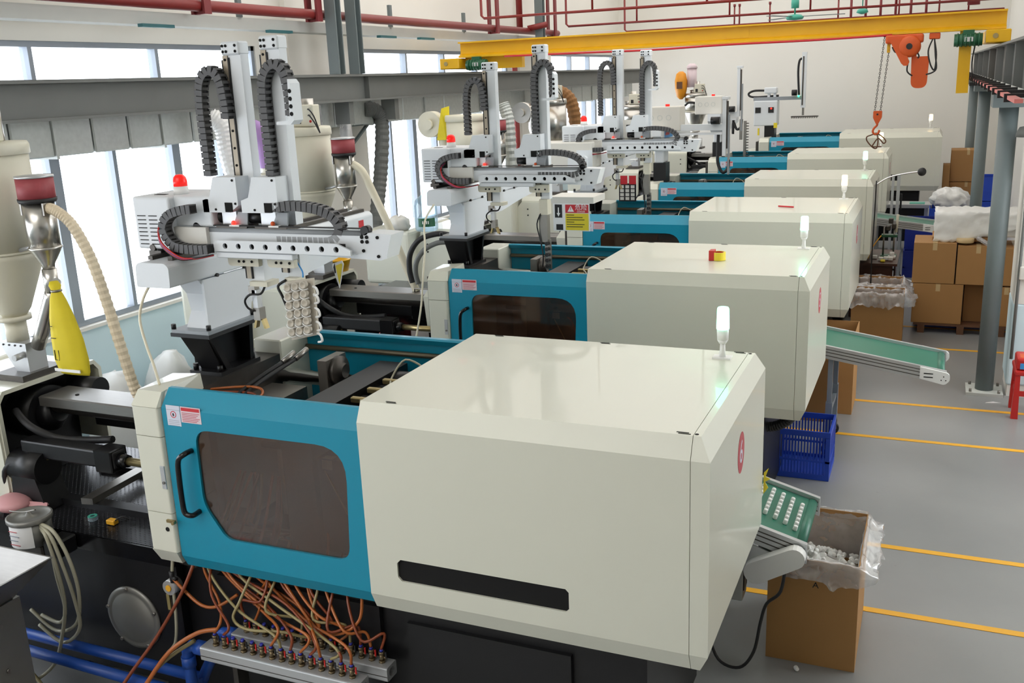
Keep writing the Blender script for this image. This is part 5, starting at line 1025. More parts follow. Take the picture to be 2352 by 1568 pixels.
def conveyor(label, xr, yf, yb, zr, slope, length, cover, legx, legh=True):
    """inclined belt conveyor; discharge end at x = xr, falling to the right"""
    t = thing('belt_conveyor', label, 'conveyor', (xr-0.4, (yf+yb)/2, 0), 'belt conveyors')
    zl = zr+slope*length; xl = xr-length
    def bar(y0, y1, z0, z1, x0=xl, x1=xr):
        a = zr+slope*(xr-x0); b = zr+slope*(xr-x1)
        return [(x0, y0, a+z0), (x1, y0, b+z0), (x0, y1, a+z0), (x1, y1, b+z0), (x0, y0, a+z1), (x1, y0, b+z1), (x0, y1, a+z1), (x1, y1, b+z1)]
    for y0 in (yf, yb-0.03):
        r = MB().hull(bar(y0, y0+0.03, -0.10, 0.012)).build('side_rail', 'alu', t)
        for dz in (-0.075, -0.045, -0.02): MB().hull(bar(y0-0.0015, y0+0.0315, dz, dz+0.006, xl, xr-0.01)).build('rail_groove', 'dark_steel', r)
    MB().hull(bar(yf+0.032, yb-0.032, -0.045, -0.012, xl, xr-0.03)).cyl((xr-0.045, yf+0.034, zr-0.025), (xr-0.045, yb-0.034, zr-0.025), 0.034, n=18).build('belt', 'belt_green', t)
    if cover:
        xx, zz = xr-0.055, zr-0.045
        # drive belt guard: a long rounded shield hanging back from the end
        pts = []
        for a in range(-60, 121, 20): pts.append((xx+0.056*math.cos(math.radians(a)), zz+0.056*math.sin(math.radians(a))))
        for a in range(120, 301, 20): pts.append((xx-0.20+0.062*math.cos(math.radians(a)), zz-0.115+0.062*math.sin(math.radians(a))))
        MB().prism(pts, 'y', yf-0.075, yf-0.012).build('drive_guard', 'white_plastic', t)
        MB().prism([(xr-0.30, zr-0.02), (xr-0.10, zr-0.09), (xr-0.32, zr-0.20), (xr-0.36, zr-0.14)], 'y', yf-0.011, yf-0.002).build('drive_plate', 'alu', t)
        MB().cyl((xr-0.24, yf+0.1, zr-0.20), (xr-0.24, yf+0.3, zr-0.20), 0.06, n=16).build('drive_motor', 'dark_steel', t)
    else:
        for y0 in (yf-0.02, yb-0.005):
            e = MB().prism(rounded([(xr-0.20, zr-0.09+slope*0.2), (xr-0.01, zr-0.10), (xr+0.03, zr-0.06), (xr+0.02, zr-0.0), (xr-0.2, zr+0.008+slope*0.2)], [0.005, 0.02, 0.03, 0.03, 0.005], 4), 'y', y0, y0+0.025).build('end_cheek', 'white_plastic', t)
            for a in (90, 210, 330): MB().cyl((xr-0.02+0.02*math.cos(math.radians(a)), y0, zr-0.05+0.02*math.sin(math.radians(a))), (xr-0.02+0.02*math.cos(math.radians(a)), y0-0.003, zr-0.05+0.02*math.sin(math.radians(a))), 0.005, n=6).build('screw', 'hole_black', e)
            for z in (-0.035, -0.065): MB().box(xr-0.17, y0-0.002, zr+z+slope*0.12, xr-0.10, y0+0.001, zr+z+0.008+slope*0.12).build('slot', 'hole_black', e)
    for x in legx:
        zt = zr+slope*(xr-x)-0.10
        for y in (yf+0.03, yb-0.07):
            l = MB().box(x-0.02, y, 0.22, x+0.02, y+0.04, zt).box(x-0.027, y-0.007, 0.14, x+0.027, y+0.047, 0.48).build('leg', 'frame_alu', t)
            MB().cyl((x, y+0.0, 0.05), (x, y+0.04, 0.05), 0.05, n=18).build('caster', 'rubber', l); MB().box(x-0.03, y-0.005, 0.05, x+0.03, y+0.045, 0.14).build('fork', 'steel', l)
        MB().box(x-0.015, yf+0.07, 0.36, x+0.015, yb-0.07, 0.40).build('cross_bar', 'frame_alu', t)
    return t
conveyor('green belt conveyor carrying rows of white caps, nearest the camera', 1.83, 1.40, 2.05, 0.795, 0.28, 1.5, True, (1.25,))
for c in range(7):
    for r in range(7):
        x = 1.745-c*0.057; y = 1.56+r*0.050+(0.0, 0.03, 0.045, 0.06, 0.07, 0.08, 0.08)[c]; z = 0.795+0.28*(1.83-x)-0.0115
        if c == 5 and r < 2: continue
        o = cap((x, y, z+0.0005), (0, 0.273, 0), '%s small white cap from the front in the %s row from the belt end' % (NTH[r], NTH[c]), 'white caps in rows on the belt')
conveyor('long empty green belt conveyor with white end cheeks, second from the camera', 2.52, 4.75, 5.40, 0.83, 0.16, 1.9, False, (1.62,))
conveyor('pale green belt conveyor beside the brown desk, third from the camera', 2.42, 12.0, 12.6, 0.93, 0.12, 1.3, False, (1.9,))
t = thing('parts_table', 'grey aluminium bench with a blue sheet between the far machines', 'bench', (1.75, 15.2, 0))
MB().box(1.35, 15.0, 0.80, 2.32, 15.5, 0.86).box(1.40, 15.05, 0, 1.46, 15.1, 0.8).box(2.2, 15.05, 0, 2.26, 15.1, 0.8).box(1.4, 15.4, 0, 1.46, 15.45, 0.8).box(2.2, 15.4, 0, 2.26, 15.45, 0.8).build('frame', 'alu', t)
MB().box(1.45, 15.06, 0.2, 2.2, 15.44, 0.79).build('base_unit', 'black', t)
MB().box(1.95, 15.1, 0.862, 2.2, 15.35, 0.868).build('sheet', 'fan_green', t)
hose('lamp_cable', 'dark cable hanging down the fourth machine from the round lamp', 'cable', [(1.66, 9.55, 1.86), (1.66, 9.56, 1.5), (1.655, 9.56, 1.0), (1.66, 9.56, 0.5)], 0.008, 'rubber', 6, 4)
t = thing('work_lamp', 'black round work lamp on a chrome gooseneck at the fourth machine', 'lamp', (1.64, 9.6, 1.80))
MB().tube([(1.645, 9.56, 1.80), (1.80, 9.56, 1.90), (2.0, 9.56, 1.95), (2.14, 9.56, 1.97)], 0.009, 8, 6).build('gooseneck', 'chrome', t)
MB().ball((2.18, 9.56, 1.97), 0.052, 1, 1, 1).build('head', 'rubber', t)
t = thing('sensor_stand', 'slim aluminium stand with a black sensor beside the fifth machine', 'stand', (2.0, 13.3, 0))
MB().box(1.70, 13.3, 0, 1.74, 13.34, 1.55).box(1.78, 13.3, 0, 1.83, 13.34, 1.55).box(1.70, 13.3, 0.0, 1.83, 13.5, 0.03).build('post', 'alu', t); MB().box(1.84, 13.3, 1.0, 1.87, 13.33, 1.25).build('sensor', 'black', t)
# blue crate under the second conveyor: lattice sides
def crate(label, x0, y0, x1, y1, h, m='blue_crate', lattice=True, z=0.0, group='blue plastic crates'):
    t = thing('plastic_crate', label, 'crate', ((x0+x1)/2, (y0+y1)/2, z), group)
    b = MB().box(x0+0.01, y0+0.01, z+0.002, x1-0.01, y1-0.01, z+0.015)
    for zz, hh in ((0, 0.05), (h*0.36, 0.02), (h-0.05, 0.05)):
        b.box(x0, y0, z+zz+0.002, x1, y0+0.014, z+zz+hh).box(x0, y1-0.014, z+zz+0.002, x1, y1, z+zz+hh).box(x0, y0+0.014, z+zz+0.002, x0+0.014, y1-0.014, z+zz+hh).box(x1-0.014, y0+0.014, z+zz+0.002, x1, y1-0.014, z+zz+hh)
    for x in (x0, x1-0.035):
        for y in (y0, y1-0.035): b.box(x, y, z+0.05, x+0.035, y+0.035, z+h-0.05)
    b.build('frame', m, t)
    if lattice:
        nx = int((x1-x0)/0.024); ny = int((y1-y0)/0.024)
        s = MB()
        for k in range(1, nx):
            x = x0+(x1-x0)*k/nx
            for y in (y0+0.003, y1-0.009): s.box(x-0.006, y, z+0.045, x+0.006, y+0.006, z+h-0.045)
        s2 = MB()
        for k in range(1, ny):
            y = y0+(y1-y0)*k/ny
            for x in (x0+0.003, x1-0.009): s2.box(x, y-0.006, z+0.045, x+0.006, y+0.006, z+h-0.045)
        o = s.build('slats', m, t); o['kind'] = 'stuff'; o = s2.build('slats', m, t); o['kind'] = 'stuff'
        MB().box(x0+0.015, y0+0.015, z+0.016, x1-0.015, y1-0.015, z+0.022).build('floor_tray', m, t)
    else:
        MB().box(x0+0.003, y0+0.003, z+0.045, x1-0.003, y0+0.009, z+h-0.045).box(x0+0.003, y1-0.009, z+0.045, x1-0.003, y1-0.003, z+h-0.045).box(x0+0.003, y0+0.009, z+0.045, x0+0.009, y1-0.009, z+h-0.045).box(x1-0.009, y0+0.009, z+0.045, x1-0.003, y1-0.009, z+h-0.045).build('panels', m, t)
    return t
crate('blue slatted plastic crate on the floor between the two nearest machines', 1.10, 4.19, 1.695, 4.66, 0.42)
crate('dark blue crate standing below the farthest machine guard', 1.95, 13.1, 2.42, 13.6, 0.86, 'blue_dark', False)
crate('dark blue crate behind the pale green conveyor', 1.95, 12.75, 2.25, 12.98, 0.42, 'blue_dark', False)
crate('light blue crate piled with white film near the far posts', 2.28, 14.6, 2.92, 15.2, 0.42, 'blue_crate', False, 0.43)
crate('light blue crate under the one piled with white film', 2.28, 14.6, 2.92, 15.2, 0.42, 'blue_crate', False, 0.0)
for k, lab in ((0, 'bottom crate of the blue stack beside the far wall'), (1, 'middle crate of the blue stack beside the far wall'), (2, 'top crate of the blue stack beside the far wall')):
    crate(lab, 2.96, 15.6, 3.45, 16.15, 0.42, 'blue_crate', False, 0.43*k)
def crumple(name, label, c, sx, sy, sz, m, seed, cat='film', n=26, amp=0.22, flat=0.0):
    rnd = random.Random(seed); bm = bmesh.new(); bmesh.ops.create_uvsphere(bm, u_segments=n, v_segments=n//2, radius=1)
    for v in bm.verts:
        k = 1+rnd.uniform(-amp, amp); p = v.co*k; p.z = max(p.z, -0.5+flat); v.co = (c[0]+p.x*sx, c[1]+p.y*sy, c[2]+p.z*sz)
    b = MB().frombm(bm, True); o = b.build(name, m, None, (c[0], c[1], c[2]-sz*0.5)); return tag(o, label, cat)
crumple('film_heap', 'crumpled white plastic film heaped on the light blue crate', (2.60, 14.9, 0.96), 0.30, 0.26, 0.20, 'white_plastic', 3)
# brown desk with small parts
t = thing('desk', 'dark brown wooden desk beside the third machine', 'desk', (1.8, 10.35, 0))
MB().box(1.36, 9.86, 0.72, 1.955, 10.95, 0.75).build('top', 'wood_dark', t)
MB().box(1.40, 9.90, 0.0, 1.90, 9.93, 0.72).build('modesty_panel', 'wood_dark', t); MB().box(1.38, 9.93, 0, 1.41, 10.92, 0.72).build('side_panel', 'wood_dark', t); MB().box(1.90, 10.4, 0, 1.92, 10.92, 0.72).build('side_panel', 'wood_dark', t)
t = thing('small_press', 'little green and steel hand press on the brown desk', 'press', (1.80, 10.4, 0.75))
MB().box(1.72, 10.35, 0.752, 1.92, 10.5, 0.77).build('foot', 'green_motor', t)
for x in (1.75, 1.88): MB().cyl((x, 10.42, 0.77), (x, 10.42, 1.15), 0.012, n=10).build('pillar', 'steel', t)
MB().box(1.72, 10.36, 1.02, 1.92, 10.48, 1.05).build('bridge', 'green_motor', t)
for dx, z in ((1.77, 1.1), (1.84, 1.13), (1.80, 1.2)): MB().rbox(dx, 10.38, z, dx+0.06, 10.46, z+0.07, 0.01, 1).build('fitting', 'dark_steel', t)
MB().cyl((1.90, 10.42, 1.08), (1.91, 10.42, 1.32), 0.018, n=10).build('cylinder', 'cream_matt', t)
MB().tube([(1.72, 10.3, 1.05), (1.62, 10.2, 0.90), (1.58, 10.1, 0.77)], 0.007, 6, 4).build('air_line', 'line_yellow', t)
tag(MB().cyl((1.87, 10.25, 0.752), (1.87, 10.25, 0.79), 0.05, n=16).cyl((1.87, 10.25, 0.79), (1.87, 10.25, 0.84), 0.03, n=12).build('plastic_jar', 'white_plastic', None, (1.87, 10.25, 0.752)), 'white plastic jar next to the hand press on the desk', 'jar')
for k, (x, y, m, lab) in enumerate(((1.74, 10.08, 'white_plastic', 'white part at the front left of the desk'), (1.80, 10.12, 'white_plastic', 'white part in the middle of the desk'), (1.86, 10.10, 'white_plastic', 'white part at the right of the desk'), (1.66, 10.2, 'white_plastic', 'white part at the back left of the desk'), (1.77, 9.99, 'yellow', 'small yellow part on the desk edge'))):
    tag(MB().rbox(x-0.03, y-0.03, 0.752, x+0.03, y+0.03, 0.80-0.02*(m == 'yellow'), 0.008, 1).build('small_part', m, None, (x, y, 0.752)), lab, 'part')
# cartons beside the machines
t = open_box('cardboard_box', 'empty open cardboard box behind the second conveyor', 1.20, 5.9, 1.735, 6.45, 0.80)
t = open_box('cardboard_box', 'empty flattened-flap cardboard box under the second machine corner', 1.15, 5.62, 1.55, 5.86, 0.62, 'cardboard_dark')
t = open_box('cardboard_box', 'cardboard box with draped clear film in front of the brown desk', 1.50, 8.62, 2.09, 9.0, 0.62)
liner(t, 1.50, 8.62, 2.09, 9.0, 0.62, 0.16, 0.03, seed=8, right=1.2)
t = open_box('cardboard_box', 'rear cardboard box with draped clear film in front of the brown desk', 1.50, 9.06, 2.05, 9.6, 0.64)
liner(t, 1.50, 9.06, 2.05, 9.6, 0.64, 0.14, 0.03, seed=9, right=1.4)
# stack of cartons on a pallet
t = thing('pallet', 'dark wooden pallet under the carton stack by the right wall', 'pallet', (2.75, 9.75, 0))
for x in (2.25, 2.70, 3.15): MB().box(x, 9.28, 0.0, x+0.08, 10.2, 0.10).build('bearer', 'wood_pallet', t)
for k in range(6): MB().box(2.2, 9.28+k*0.16, 0.10, 3.35, 9.40+k*0.16, 0.125).build('slat', 'wood_pallet', t)
def carton(label, x0, y0, z0, x1, y1, z1, tape=True, group='closed cardboard cartons', open_end=False):
    t = thing('carton', label, 'box', ((x0+x1)/2, (y0+y1)/2, z0), group)
    MB().rbox(x0, y0, z0+0.001, x1, y1, z1, 0.004, 1).build('body', 'cardboard', t)
    if tape:
        c = (x0+x1)/2; MB().box(c-0.025, y0-0.0012, z1-0.09, c+0.025, y0-0.0002, z1-0.004).box(c-0.025, y0, z1, c+0.025, y1, z1+0.001).build('tape', 'tape', t)
    return t
carton('brown carton at the bottom left of the stack on the pallet', 2.17, 9.29, 0.126, 2.74, 9.9, 0.625)
carton('brown carton at the bottom right of the stack on the pallet', 3.03, 9.3, 0.126, 3.4, 9.9, 0.615)
carton('brown carton at the upper left of the stack on the pallet', 2.15, 9.29, 0.63, 2.63, 9.9, 1.135)
carton('brown carton in the upper middle of the stack on the pallet', 2.645, 9.29, 0.63, 3.10, 9.9, 1.11)
carton('brown carton at the upper right of the stack on the pallet', 3.11, 9.3, 0.63, 3.45, 9.9, 1.09)
t = open_box('cardboard_box', 'dark carton on its side in the gap of the stack', 2.76, 9.50, 3.02, 9.95, 0.48, 'cardboard_dark', z=0.126)
carton('low brown carton lying under the white film on the stack', 2.35, 9.45, 1.136, 3.0, 9.9, 1.19, False)
vs = []; fs = []; rnd = random.Random(21); NX, NY = 30, 14
def film(label, x0, x1, y0, y1, ztop, drop, seed):
    rnd = random.Random(seed); vs = []; fs = []; nx, ny = 30, 18
    for j in range(ny+1):
        v = j/ny
        for i in range(nx+1):
            u = i/nx; x = x0+(x1-x0)*u + rnd.uniform(-0.008, 0.008)
            if v < 0.5: y = y0 + rnd.uniform(-0.012, 0.006) - 0.02*math.sin(u*9); z = ztop-drop*(1-v*2)*(0.85+0.25*math.sin(u*4+1)) + rnd.uniform(-0.01, 0.01)
            else: y = y0+(y1-y0)*(v-0.5)*2; z = ztop+rnd.uniform(-0.012, 0.012)
            vs.append((x, y, z))
    for j in range(ny):
        for i in range(nx): fs.append((j*(nx+1)+i, j*(nx+1)+i+1, (j+1)*(nx+1)+i+1, (j+1)*(nx+1)+i))
    return vs, fs
vs, fs = film('', 2.36, 3.42, 9.38, 9.95, 1.50, 0.33, 4)
t = thing('wrapped_bundle', 'bundle wrapped in white plastic film on top of the carton stack', 'bundle', (2.9, 9.7, 1.2))
MB().rbox(2.40, 9.43, 1.195, 3.40, 9.93, 1.48, 0.03, 2).build('core', 'white_plastic', t)
fo = MB().add(vs, fs, True).build('film', 'white_plastic', t); md = fo.modifiers.new('thick', 'SOLIDIFY'); md.thickness = 0.004
tag(MB().lathe([(0.095, 0), (0.10, 0.01), (0.10, 0.05), (0.085, 0.055)], (2.72, 9.38, 1.137), 24).build('tape_roll', 'tape', None, (2.72, 9.38, 1.137)), 'roll of tape sitting on the carton stack below the film', 'tape roll')
tag(MB().tube([(2.85, 9.36, 1.20), (2.92, 9.33, 1.16), (2.99, 9.31, 1.12), (3.04, 9.30, 1.10)], 0.028, 8, 5).build('film_tail', 'clear_plastic', None, (2.95, 9.33, 1.1)), 'twisted tail of clear film hanging from the white bundle', 'film')
# far cartons
carton('brown carton on top of the far stack by the back wall', 2.60, 17.3, 1.02, 3.2, 17.9, 1.62)
carton('brown carton at the bottom of the far stack by the back wall', 2.60, 17.3, 0.40, 3.2, 17.9, 1.01)
carton('small brown carton left of the far stack', 2.47, 17.1, 0.78, 2.595, 17.5, 1.36, False)
carton('large brown carton on the floor under the far stack', 2.45, 17.25, 0.0, 3.25, 17.95, 0.39, False)
# red stool at the right edge
t = thing('plastic_stool', 'red plastic stool standing at the right edge', 'stool', (3.35, 6.3, 0))
MB().rbox(3.13, 6.2, 0.42, 3.55, 6.60, 0.47, 0.015).build('seat', 'red', t)
for x in (3.14, 3.49):
    for y in (6.21, 6.54): MB().hull([(x-0.01, y-0.01, 0), (x+0.05, y-0.01, 0), (x-0.01, y+0.05, 0), (x+0.05, y+0.05, 0), (x, y, 0.42), (x+0.04, y, 0.42), (x, y+0.04, 0.42), (x+0.04, y+0.04, 0.42)]).build('leg', 'red', t)
MB().box(3.17, 6.22, 0.22, 3.5, 6.235, 0.27).box(3.15, 6.24, 0.22, 3.165, 6.55, 0.27).build('rung', 'red', t)
t = thing('tool_case', 'red case with a blue label on the red stool', 'case', (3.35, 6.35, 0.47))
MB().rbox(3.14, 6.22, 0.472, 3.5, 6.5, 0.585, 0.02).build('case', 'red', t); MB().box(3.17, 6.216, 0.485, 3.3, 6.2199, 0.54).build('label_panel', 'sky_blue', t); MB().box(3.17, 6.25, 0.5852, 3.4, 6.4, 0.587).build('lid_label', 'orange', t)
tag(MB().hull([(2.93, 6.62, 0.001), (3.08, 6.66, 0.001), (2.94, 6.64, 0.001), (3.0, 6.65, 0.012)]).build('paper_strip', 'white_paper', None, (3.0, 6.64, 0)), 'white paper strip lying on the floor by the post', 'paper')
# tape reel on the second guard, red pen on the third
t = thing('tape_dispenser', 'red and yellow tape reel on top of the second machine guard', 'tape reel', (0.85, 3.74, 1.883))
MB().plate(circ(0.865, 3.75, 0.052, 24), [circ(0.865, 3.75, 0.040, 24)], lambda u, v, w: (u, v, 1.885+w), 0.06).build('reel', 'yellow', t)
MB().plate(circ(0.865, 3.75, 0.039, 24), [circ(0.865, 3.75, 0.034, 24)], lambda u, v, w: (u, v, 1.885+w), 0.058).prism([(0.80, 3.70), (0.84, 3.705), (0.835, 3.79), (0.80, 3.78)], 'z', 1.885, 1.96).build('holder', 'red', t)
tag(MB().cyl((0.86, 6.80, 1.893), (1.02, 6.74, 1.893), 0.008, n=8).build('pen', 'print_red', None, (0.9, 6.8, 1.885)), 'red pen lying on top of the third machine guard', 'pen')
# black hose and sticker behind the nearest guard, floor items under it
hose('drain_hose', 'thick black corrugated hose sagging behind the nearest machine guard', 'hose', [(1.10, 3.45, 0.84), (1.18, 3.48, 0.72), (1.29, 3.5, 0.68), (1.38, 3.5, 0.70), (1.46, 3.5, 0.76), (1.48, 3.5, 0.84)], 0.035, 'rubber', 12, 10, 1)
t = thing('power_strip', 'white extension socket on the floor under the guard corner', 'socket', (1.50, 1.0, 0))
MB().rbox(1.38, 0.98, 0.002, 1.62, 1.10, 0.045, 0.008).build('block', 'white_plastic', t)
for k in range(3): MB().box(1.41+k*0.065, 1.0, 0.0452, 1.45+k*0.065, 1.08, 0.046).build('socket_face', 'print_grey', t)
for pts, lab in ((((1.28, 0.5, 0.01), (1.22, 0.7, 0.01), (1.32, 0.9, 0.02), (1.39, 1.03, 0.02)), 'white cable snaking to the floor socket, left one'), (((1.45, 0.45, 0.01), (1.55, 0.62, 0.01), (1.6, 0.8, 0.01), (1.61, 1.03, 0.02)), 'white cable snaking to the floor socket, right one')):
    hose('floor_cable', lab, 'cable', list(pts), 0.008, 'white_plastic', 6, 6)
t = thing('conveyor_controller', 'grey controller box with a black dial on the conveyor leg', 'controller', (1.45, 1.6, 0.2))
MB().rbox(1.36, 1.62, 0.28, 1.46, 1.76, 0.56, 0.006, 1).build('box', 'light_beam', t); MB().box(1.461, 1.64, 0.34, 1.466, 1.74, 0.54).build('front', 'black', t); MB().cyl((1.466, 1.69, 0.42), (1.49, 1.69, 0.42), 0.022, n=12).build('dial', 'black', t)
hose('conveyor_cable', 'black power lead looping below the nearest conveyor', 'cable', [(1.72, 1.45, 0.68), (1.70, 1.42, 0.5), (1.63, 1.40, 0.42), (1.60, 1.40, 0.30), (1.57, 1.38, 0.12), (1.50, 1.34, 0.03), (1.38, 1.35, 0.05), (1.30, 1.4, 0.2)], 0.009, 'rubber', 8, 6)
t = thing('utility_pump', 'small steel pump with a red light under the nearest guard', 'pump', (1.2, 0.3, 0))
MB().cyl((1.05, 0.45, 0.25), (1.18, 0.40, 0.25), 0.06, n=16).cyl((1.02, 0.4, 0.12), (1.15, 0.35, 0.10), 0.05, n=16).build('body', 'steel', t); MB().ball((1.21, 0.38, 0.42), 0.014, n=8).build('light', 'led_red', t)
MB().box(0.98, 0.42, 0.0, 1.22, 0.62, 0.2).build('base', 'black', t)
t = thing('tool_note', 'yellow-green leaf-shaped tag stuck behind the nearest guard edge', 'tag', (1.62, 1.34, 1.2))
MB().prism([(1.605, 1.22), (1.63, 1.25), (1.615, 1.20), (1.64, 1.19), (1.612, 1.17), (1.63, 1.14), (1.605, 1.10)], 'y', 1.33, 1.333).build('paper', 'yellow', t)

# ================================================================== foreground left: cooling manifold, hoses, pipes and odds and ends
t = thing('water_manifold', 'two-bar aluminium water manifold with rows of brass valves under the teal door', 'manifold', (-0.5, 0.0, 0.0))
zt = 0.525
for y0, y1, x0, x1 in ((-0.145, -0.055, -0.97, -0.02), (0.015, 0.105, -0.90, 0.04)):
    pts = rounded([(y0, zt-0.075), (y1, zt-0.075), (y1, zt), (y0, zt)], 0.008, 2)
    b = MB().plate(pts, [circ((y0+y1)/2, zt-0.038, 0.024, 16)], lambda u, v, w: (x0+w, u, v), x1-x0).build('manifold_bar', 'alu', t)
    MB().box(x0+0.001, y0-0.0012, zt-0.05, x1-0.001, y0-0.0002, zt-0.046).build('groove', 'dark_steel', b)
for x in (-0.85, -0.15): MB().box(x, -0.06, 0.0, x+0.03, 0.02, zt-0.076).build('foot', 'dark_steel', t)
VALVES = []
for row, (y, x0, n) in enumerate(((-0.10, -0.90, 15), (0.06, -0.83, 15))):
    for k in range(n):
        x = x0+k*0.0585
        v = MB().cyl((x, y, zt), (x, y, zt+0.012), 0.017, n=6).cyl((x, y, zt+0.012), (x, y, zt+0.045), 0.012, n=12).cyl((x, y, zt+0.045), (x, y, zt+0.06), 0.015, n=10).build('valve', 'valve_metal', t)
        MB().cyl((x, y, zt+0.06), (x, y, zt+0.072), 0.010, 0.009, 10).build('collar', 'blue_cap', v)
        MB().cyl((x+0.012, y, zt+0.03), (x+0.028, y-0.006, zt+0.03), 0.006, n=8).build('stem', 'valve_metal', v)
        MB().box(x+0.024, y-0.010, zt+0.03, x+0.031, y-0.004, zt+0.065).build('lever', 'red' if (k*7+row) % 3 else 'rubber', v)
        VALVES.append((x, y, zt+0.072))
rnd = random.Random(11)
HM = ['hose_orange', 'hose_rust', 'hose_orange', 'hose_olive', 'hose_rust']
G_H = 'cooling hoses between the teal door and the manifold'
used = [(q, v) for q, v in enumerate(VALVES) if q not in (2, 3, 4, 5, 17, 18, 19, 20)]
for k, (q, v) in enumerate(used):
    x1 = -1.10+(k/len(used))*0.85+rnd.uniform(-0.10, 0.10); y1 = rnd.uniform(0.20, 0.34)
    m = HM[k % 5]
    mid1 = (v[0]+rnd.uniform(-0.05, 0.05), v[1]+0.01, v[2]+0.05+rnd.uniform(0, 0.05))
    mid2 = (v[0]*0.5+x1*0.5+rnd.uniform(-0.10, 0.10), 0.06+rnd.uniform(-0.06, 0.06), 0.69+rnd.uniform(-0.04, 0.06))
    top = (x1, 0.105, 0.83)
    tag(MB().tube([v, mid1, mid2, top, (x1-0.01, y1-0.08, 0.92), (x1*0.9-0.06, y1, 1.10), (x1*0.6-0.32, 0.34, 1.30)], 0.0075, 8, 6).build('cooling_hose', m, None, v), '%s cooling hose on the %s valve from the left, %s row of the manifold' % ({'hose_orange': 'orange', 'hose_rust': 'rust brown', 'hose_olive': 'olive'}[m], NTH[q % 15], ('front', 'rear')[q//15]), 'hose', G_H)
hose('loop_hose', 'brown hose looping low at the right of the manifold', 'hose', [(-0.60, 0.10, 0.86), (-0.50, 0.06, 0.78), (-0.36, 0.03, 0.66), (-0.22, 0.03, 0.655), (-0.12, 0.06, 0.74), (-0.12, 0.10, 0.88)], 0.008, 'hose_orange', 8, 8)
hose('loop_hose', 'olive hose lying across the manifold valves', 'hose', [(-0.78, 0.10, 0.86), (-0.80, 0.0, 0.74), (-0.82, -0.04, 0.66), (-0.70, -0.08, 0.645), (-0.50, -0.06, 0.66), (-0.40, -0.02, 0.63), (-0.34, 0.04, 0.61)], 0.008, 'hose_olive', 8, 8)
hose('floor_hose', 'rust hose running from the teal door down to the floor, upper one', 'hose', [(-1.14, 0.08, 0.87), (-1.18, 0.0, 0.72), (-1.30, -0.08, 0.50), (-1.42, -0.16, 0.32), (-1.55, -0.26, 0.14), (-1.75, -0.35, 0.04), (-2.1, -0.38, 0.03)], 0.010, 'hose_rust', 8, 8)
hose('floor_hose', 'orange hose running from the manifold down to the floor, middle one', 'hose', [(-0.88, -0.10, 0.62), (-0.98, -0.14, 0.60), (-1.12, -0.2, 0.50), (-1.25, -0.26, 0.32), (-1.36, -0.30, 0.15), (-1.45, -0.36, 0.03), (-1.7, -0.5, 0.02)], 0.012, 'hose_orange', 8, 8)
hose('floor_hose', 'brown hose curving over the floor by the blue pipes, lowest one', 'hose', [(-1.02, -0.12, 0.54), (-1.20, -0.22, 0.40), (-1.38, -0.32, 0.12), (-1.60, -0.42, 0.03), (-1.8, -0.36, 0.02), (-2.05, -0.22, 0.04), (-2.3, -0.16, 0.16)], 0.011, 'hose_olive', 8, 8)
hose('drain_tube', 'clear drain tube hanging down the bed beside the round cover', 'hose', [(-1.27, 0.06, 0.88), (-1.285, 0.055, 0.78), (-1.29, 0.05, 0.66), (-1.30, 0.05, 0.50), (-1.33, 0.05, 0.36), (-1.40, 0.05, 0.28)], 0.009, 'hose_clear', 8, 6)
hose('side_hose', 'orange hose branching from the clear drain tube', 'hose', [(-1.28, 0.05, 0.76), (-1.20, 0.03, 0.72), (-1.08, 0.02, 0.655), (-0.98, 0.03, 0.66), (-0.88, 0.08, 0.72)], 0.009, 'hose_orange', 8, 6)
tag(MB().cyl((-1.285, 0.05, 0.735), (-1.285, 0.05, 0.80), 0.013, n=10).cyl((-1.285, 0.05, 0.765), (-1.25, 0.045, 0.757), 0.011, n=10).build('tube_tee', 'rubber', None, (-1.285, 0.05, 0.735)), 'black tee fitting on the clear drain tube', 'fitting')
# blue pvc mains
t = thing('water_pipe', 'blue plastic water pipes running along the floor in front of the bed', 'pipe', (-1.8, 0, 0.1))
MB().cyl((-3.2, -0.02, 0.235), (-1.08, -0.02, 0.235), 0.030, n=18).build('pipe', 'blue_pvc', t)
MB().cyl((-3.2, -0.13, 0.235), (-1.17, -0.13, 0.20), 0.030, n=18).build('pipe', 'blue_pvc', t)
MB().tube([(-1.10, -0.10, 0.10), (-1.10, -0.10, 0.38), (-1.10, -0.10, 0.455), (-1.07, -0.10, 0.487), (-0.975, -0.10, 0.487)], 0.030, 16, smooth=False).cyl((-1.03, -0.10, 0.487), (-0.972, -0.10, 0.487), 0.038, n=16).cyl((-1.10, -0.10, 0.42), (-1.10, -0.10, 0.36), 0.037, n=16).build('elbow', 'blue_pvc', t)
MB().tube([(-1.10, -0.02, 0.235), (-1.04, 0.03, 0.38), (-1.02, 0.06, 0.46), (-0.99, 0.06, 0.487), (-0.905, 0.06, 0.487)], 0.030, 16, smooth=False).cyl((-0.96, 0.06, 0.487), (-0.902, 0.06, 0.487), 0.038, n=16).build('elbow', 'blue_pvc', t)
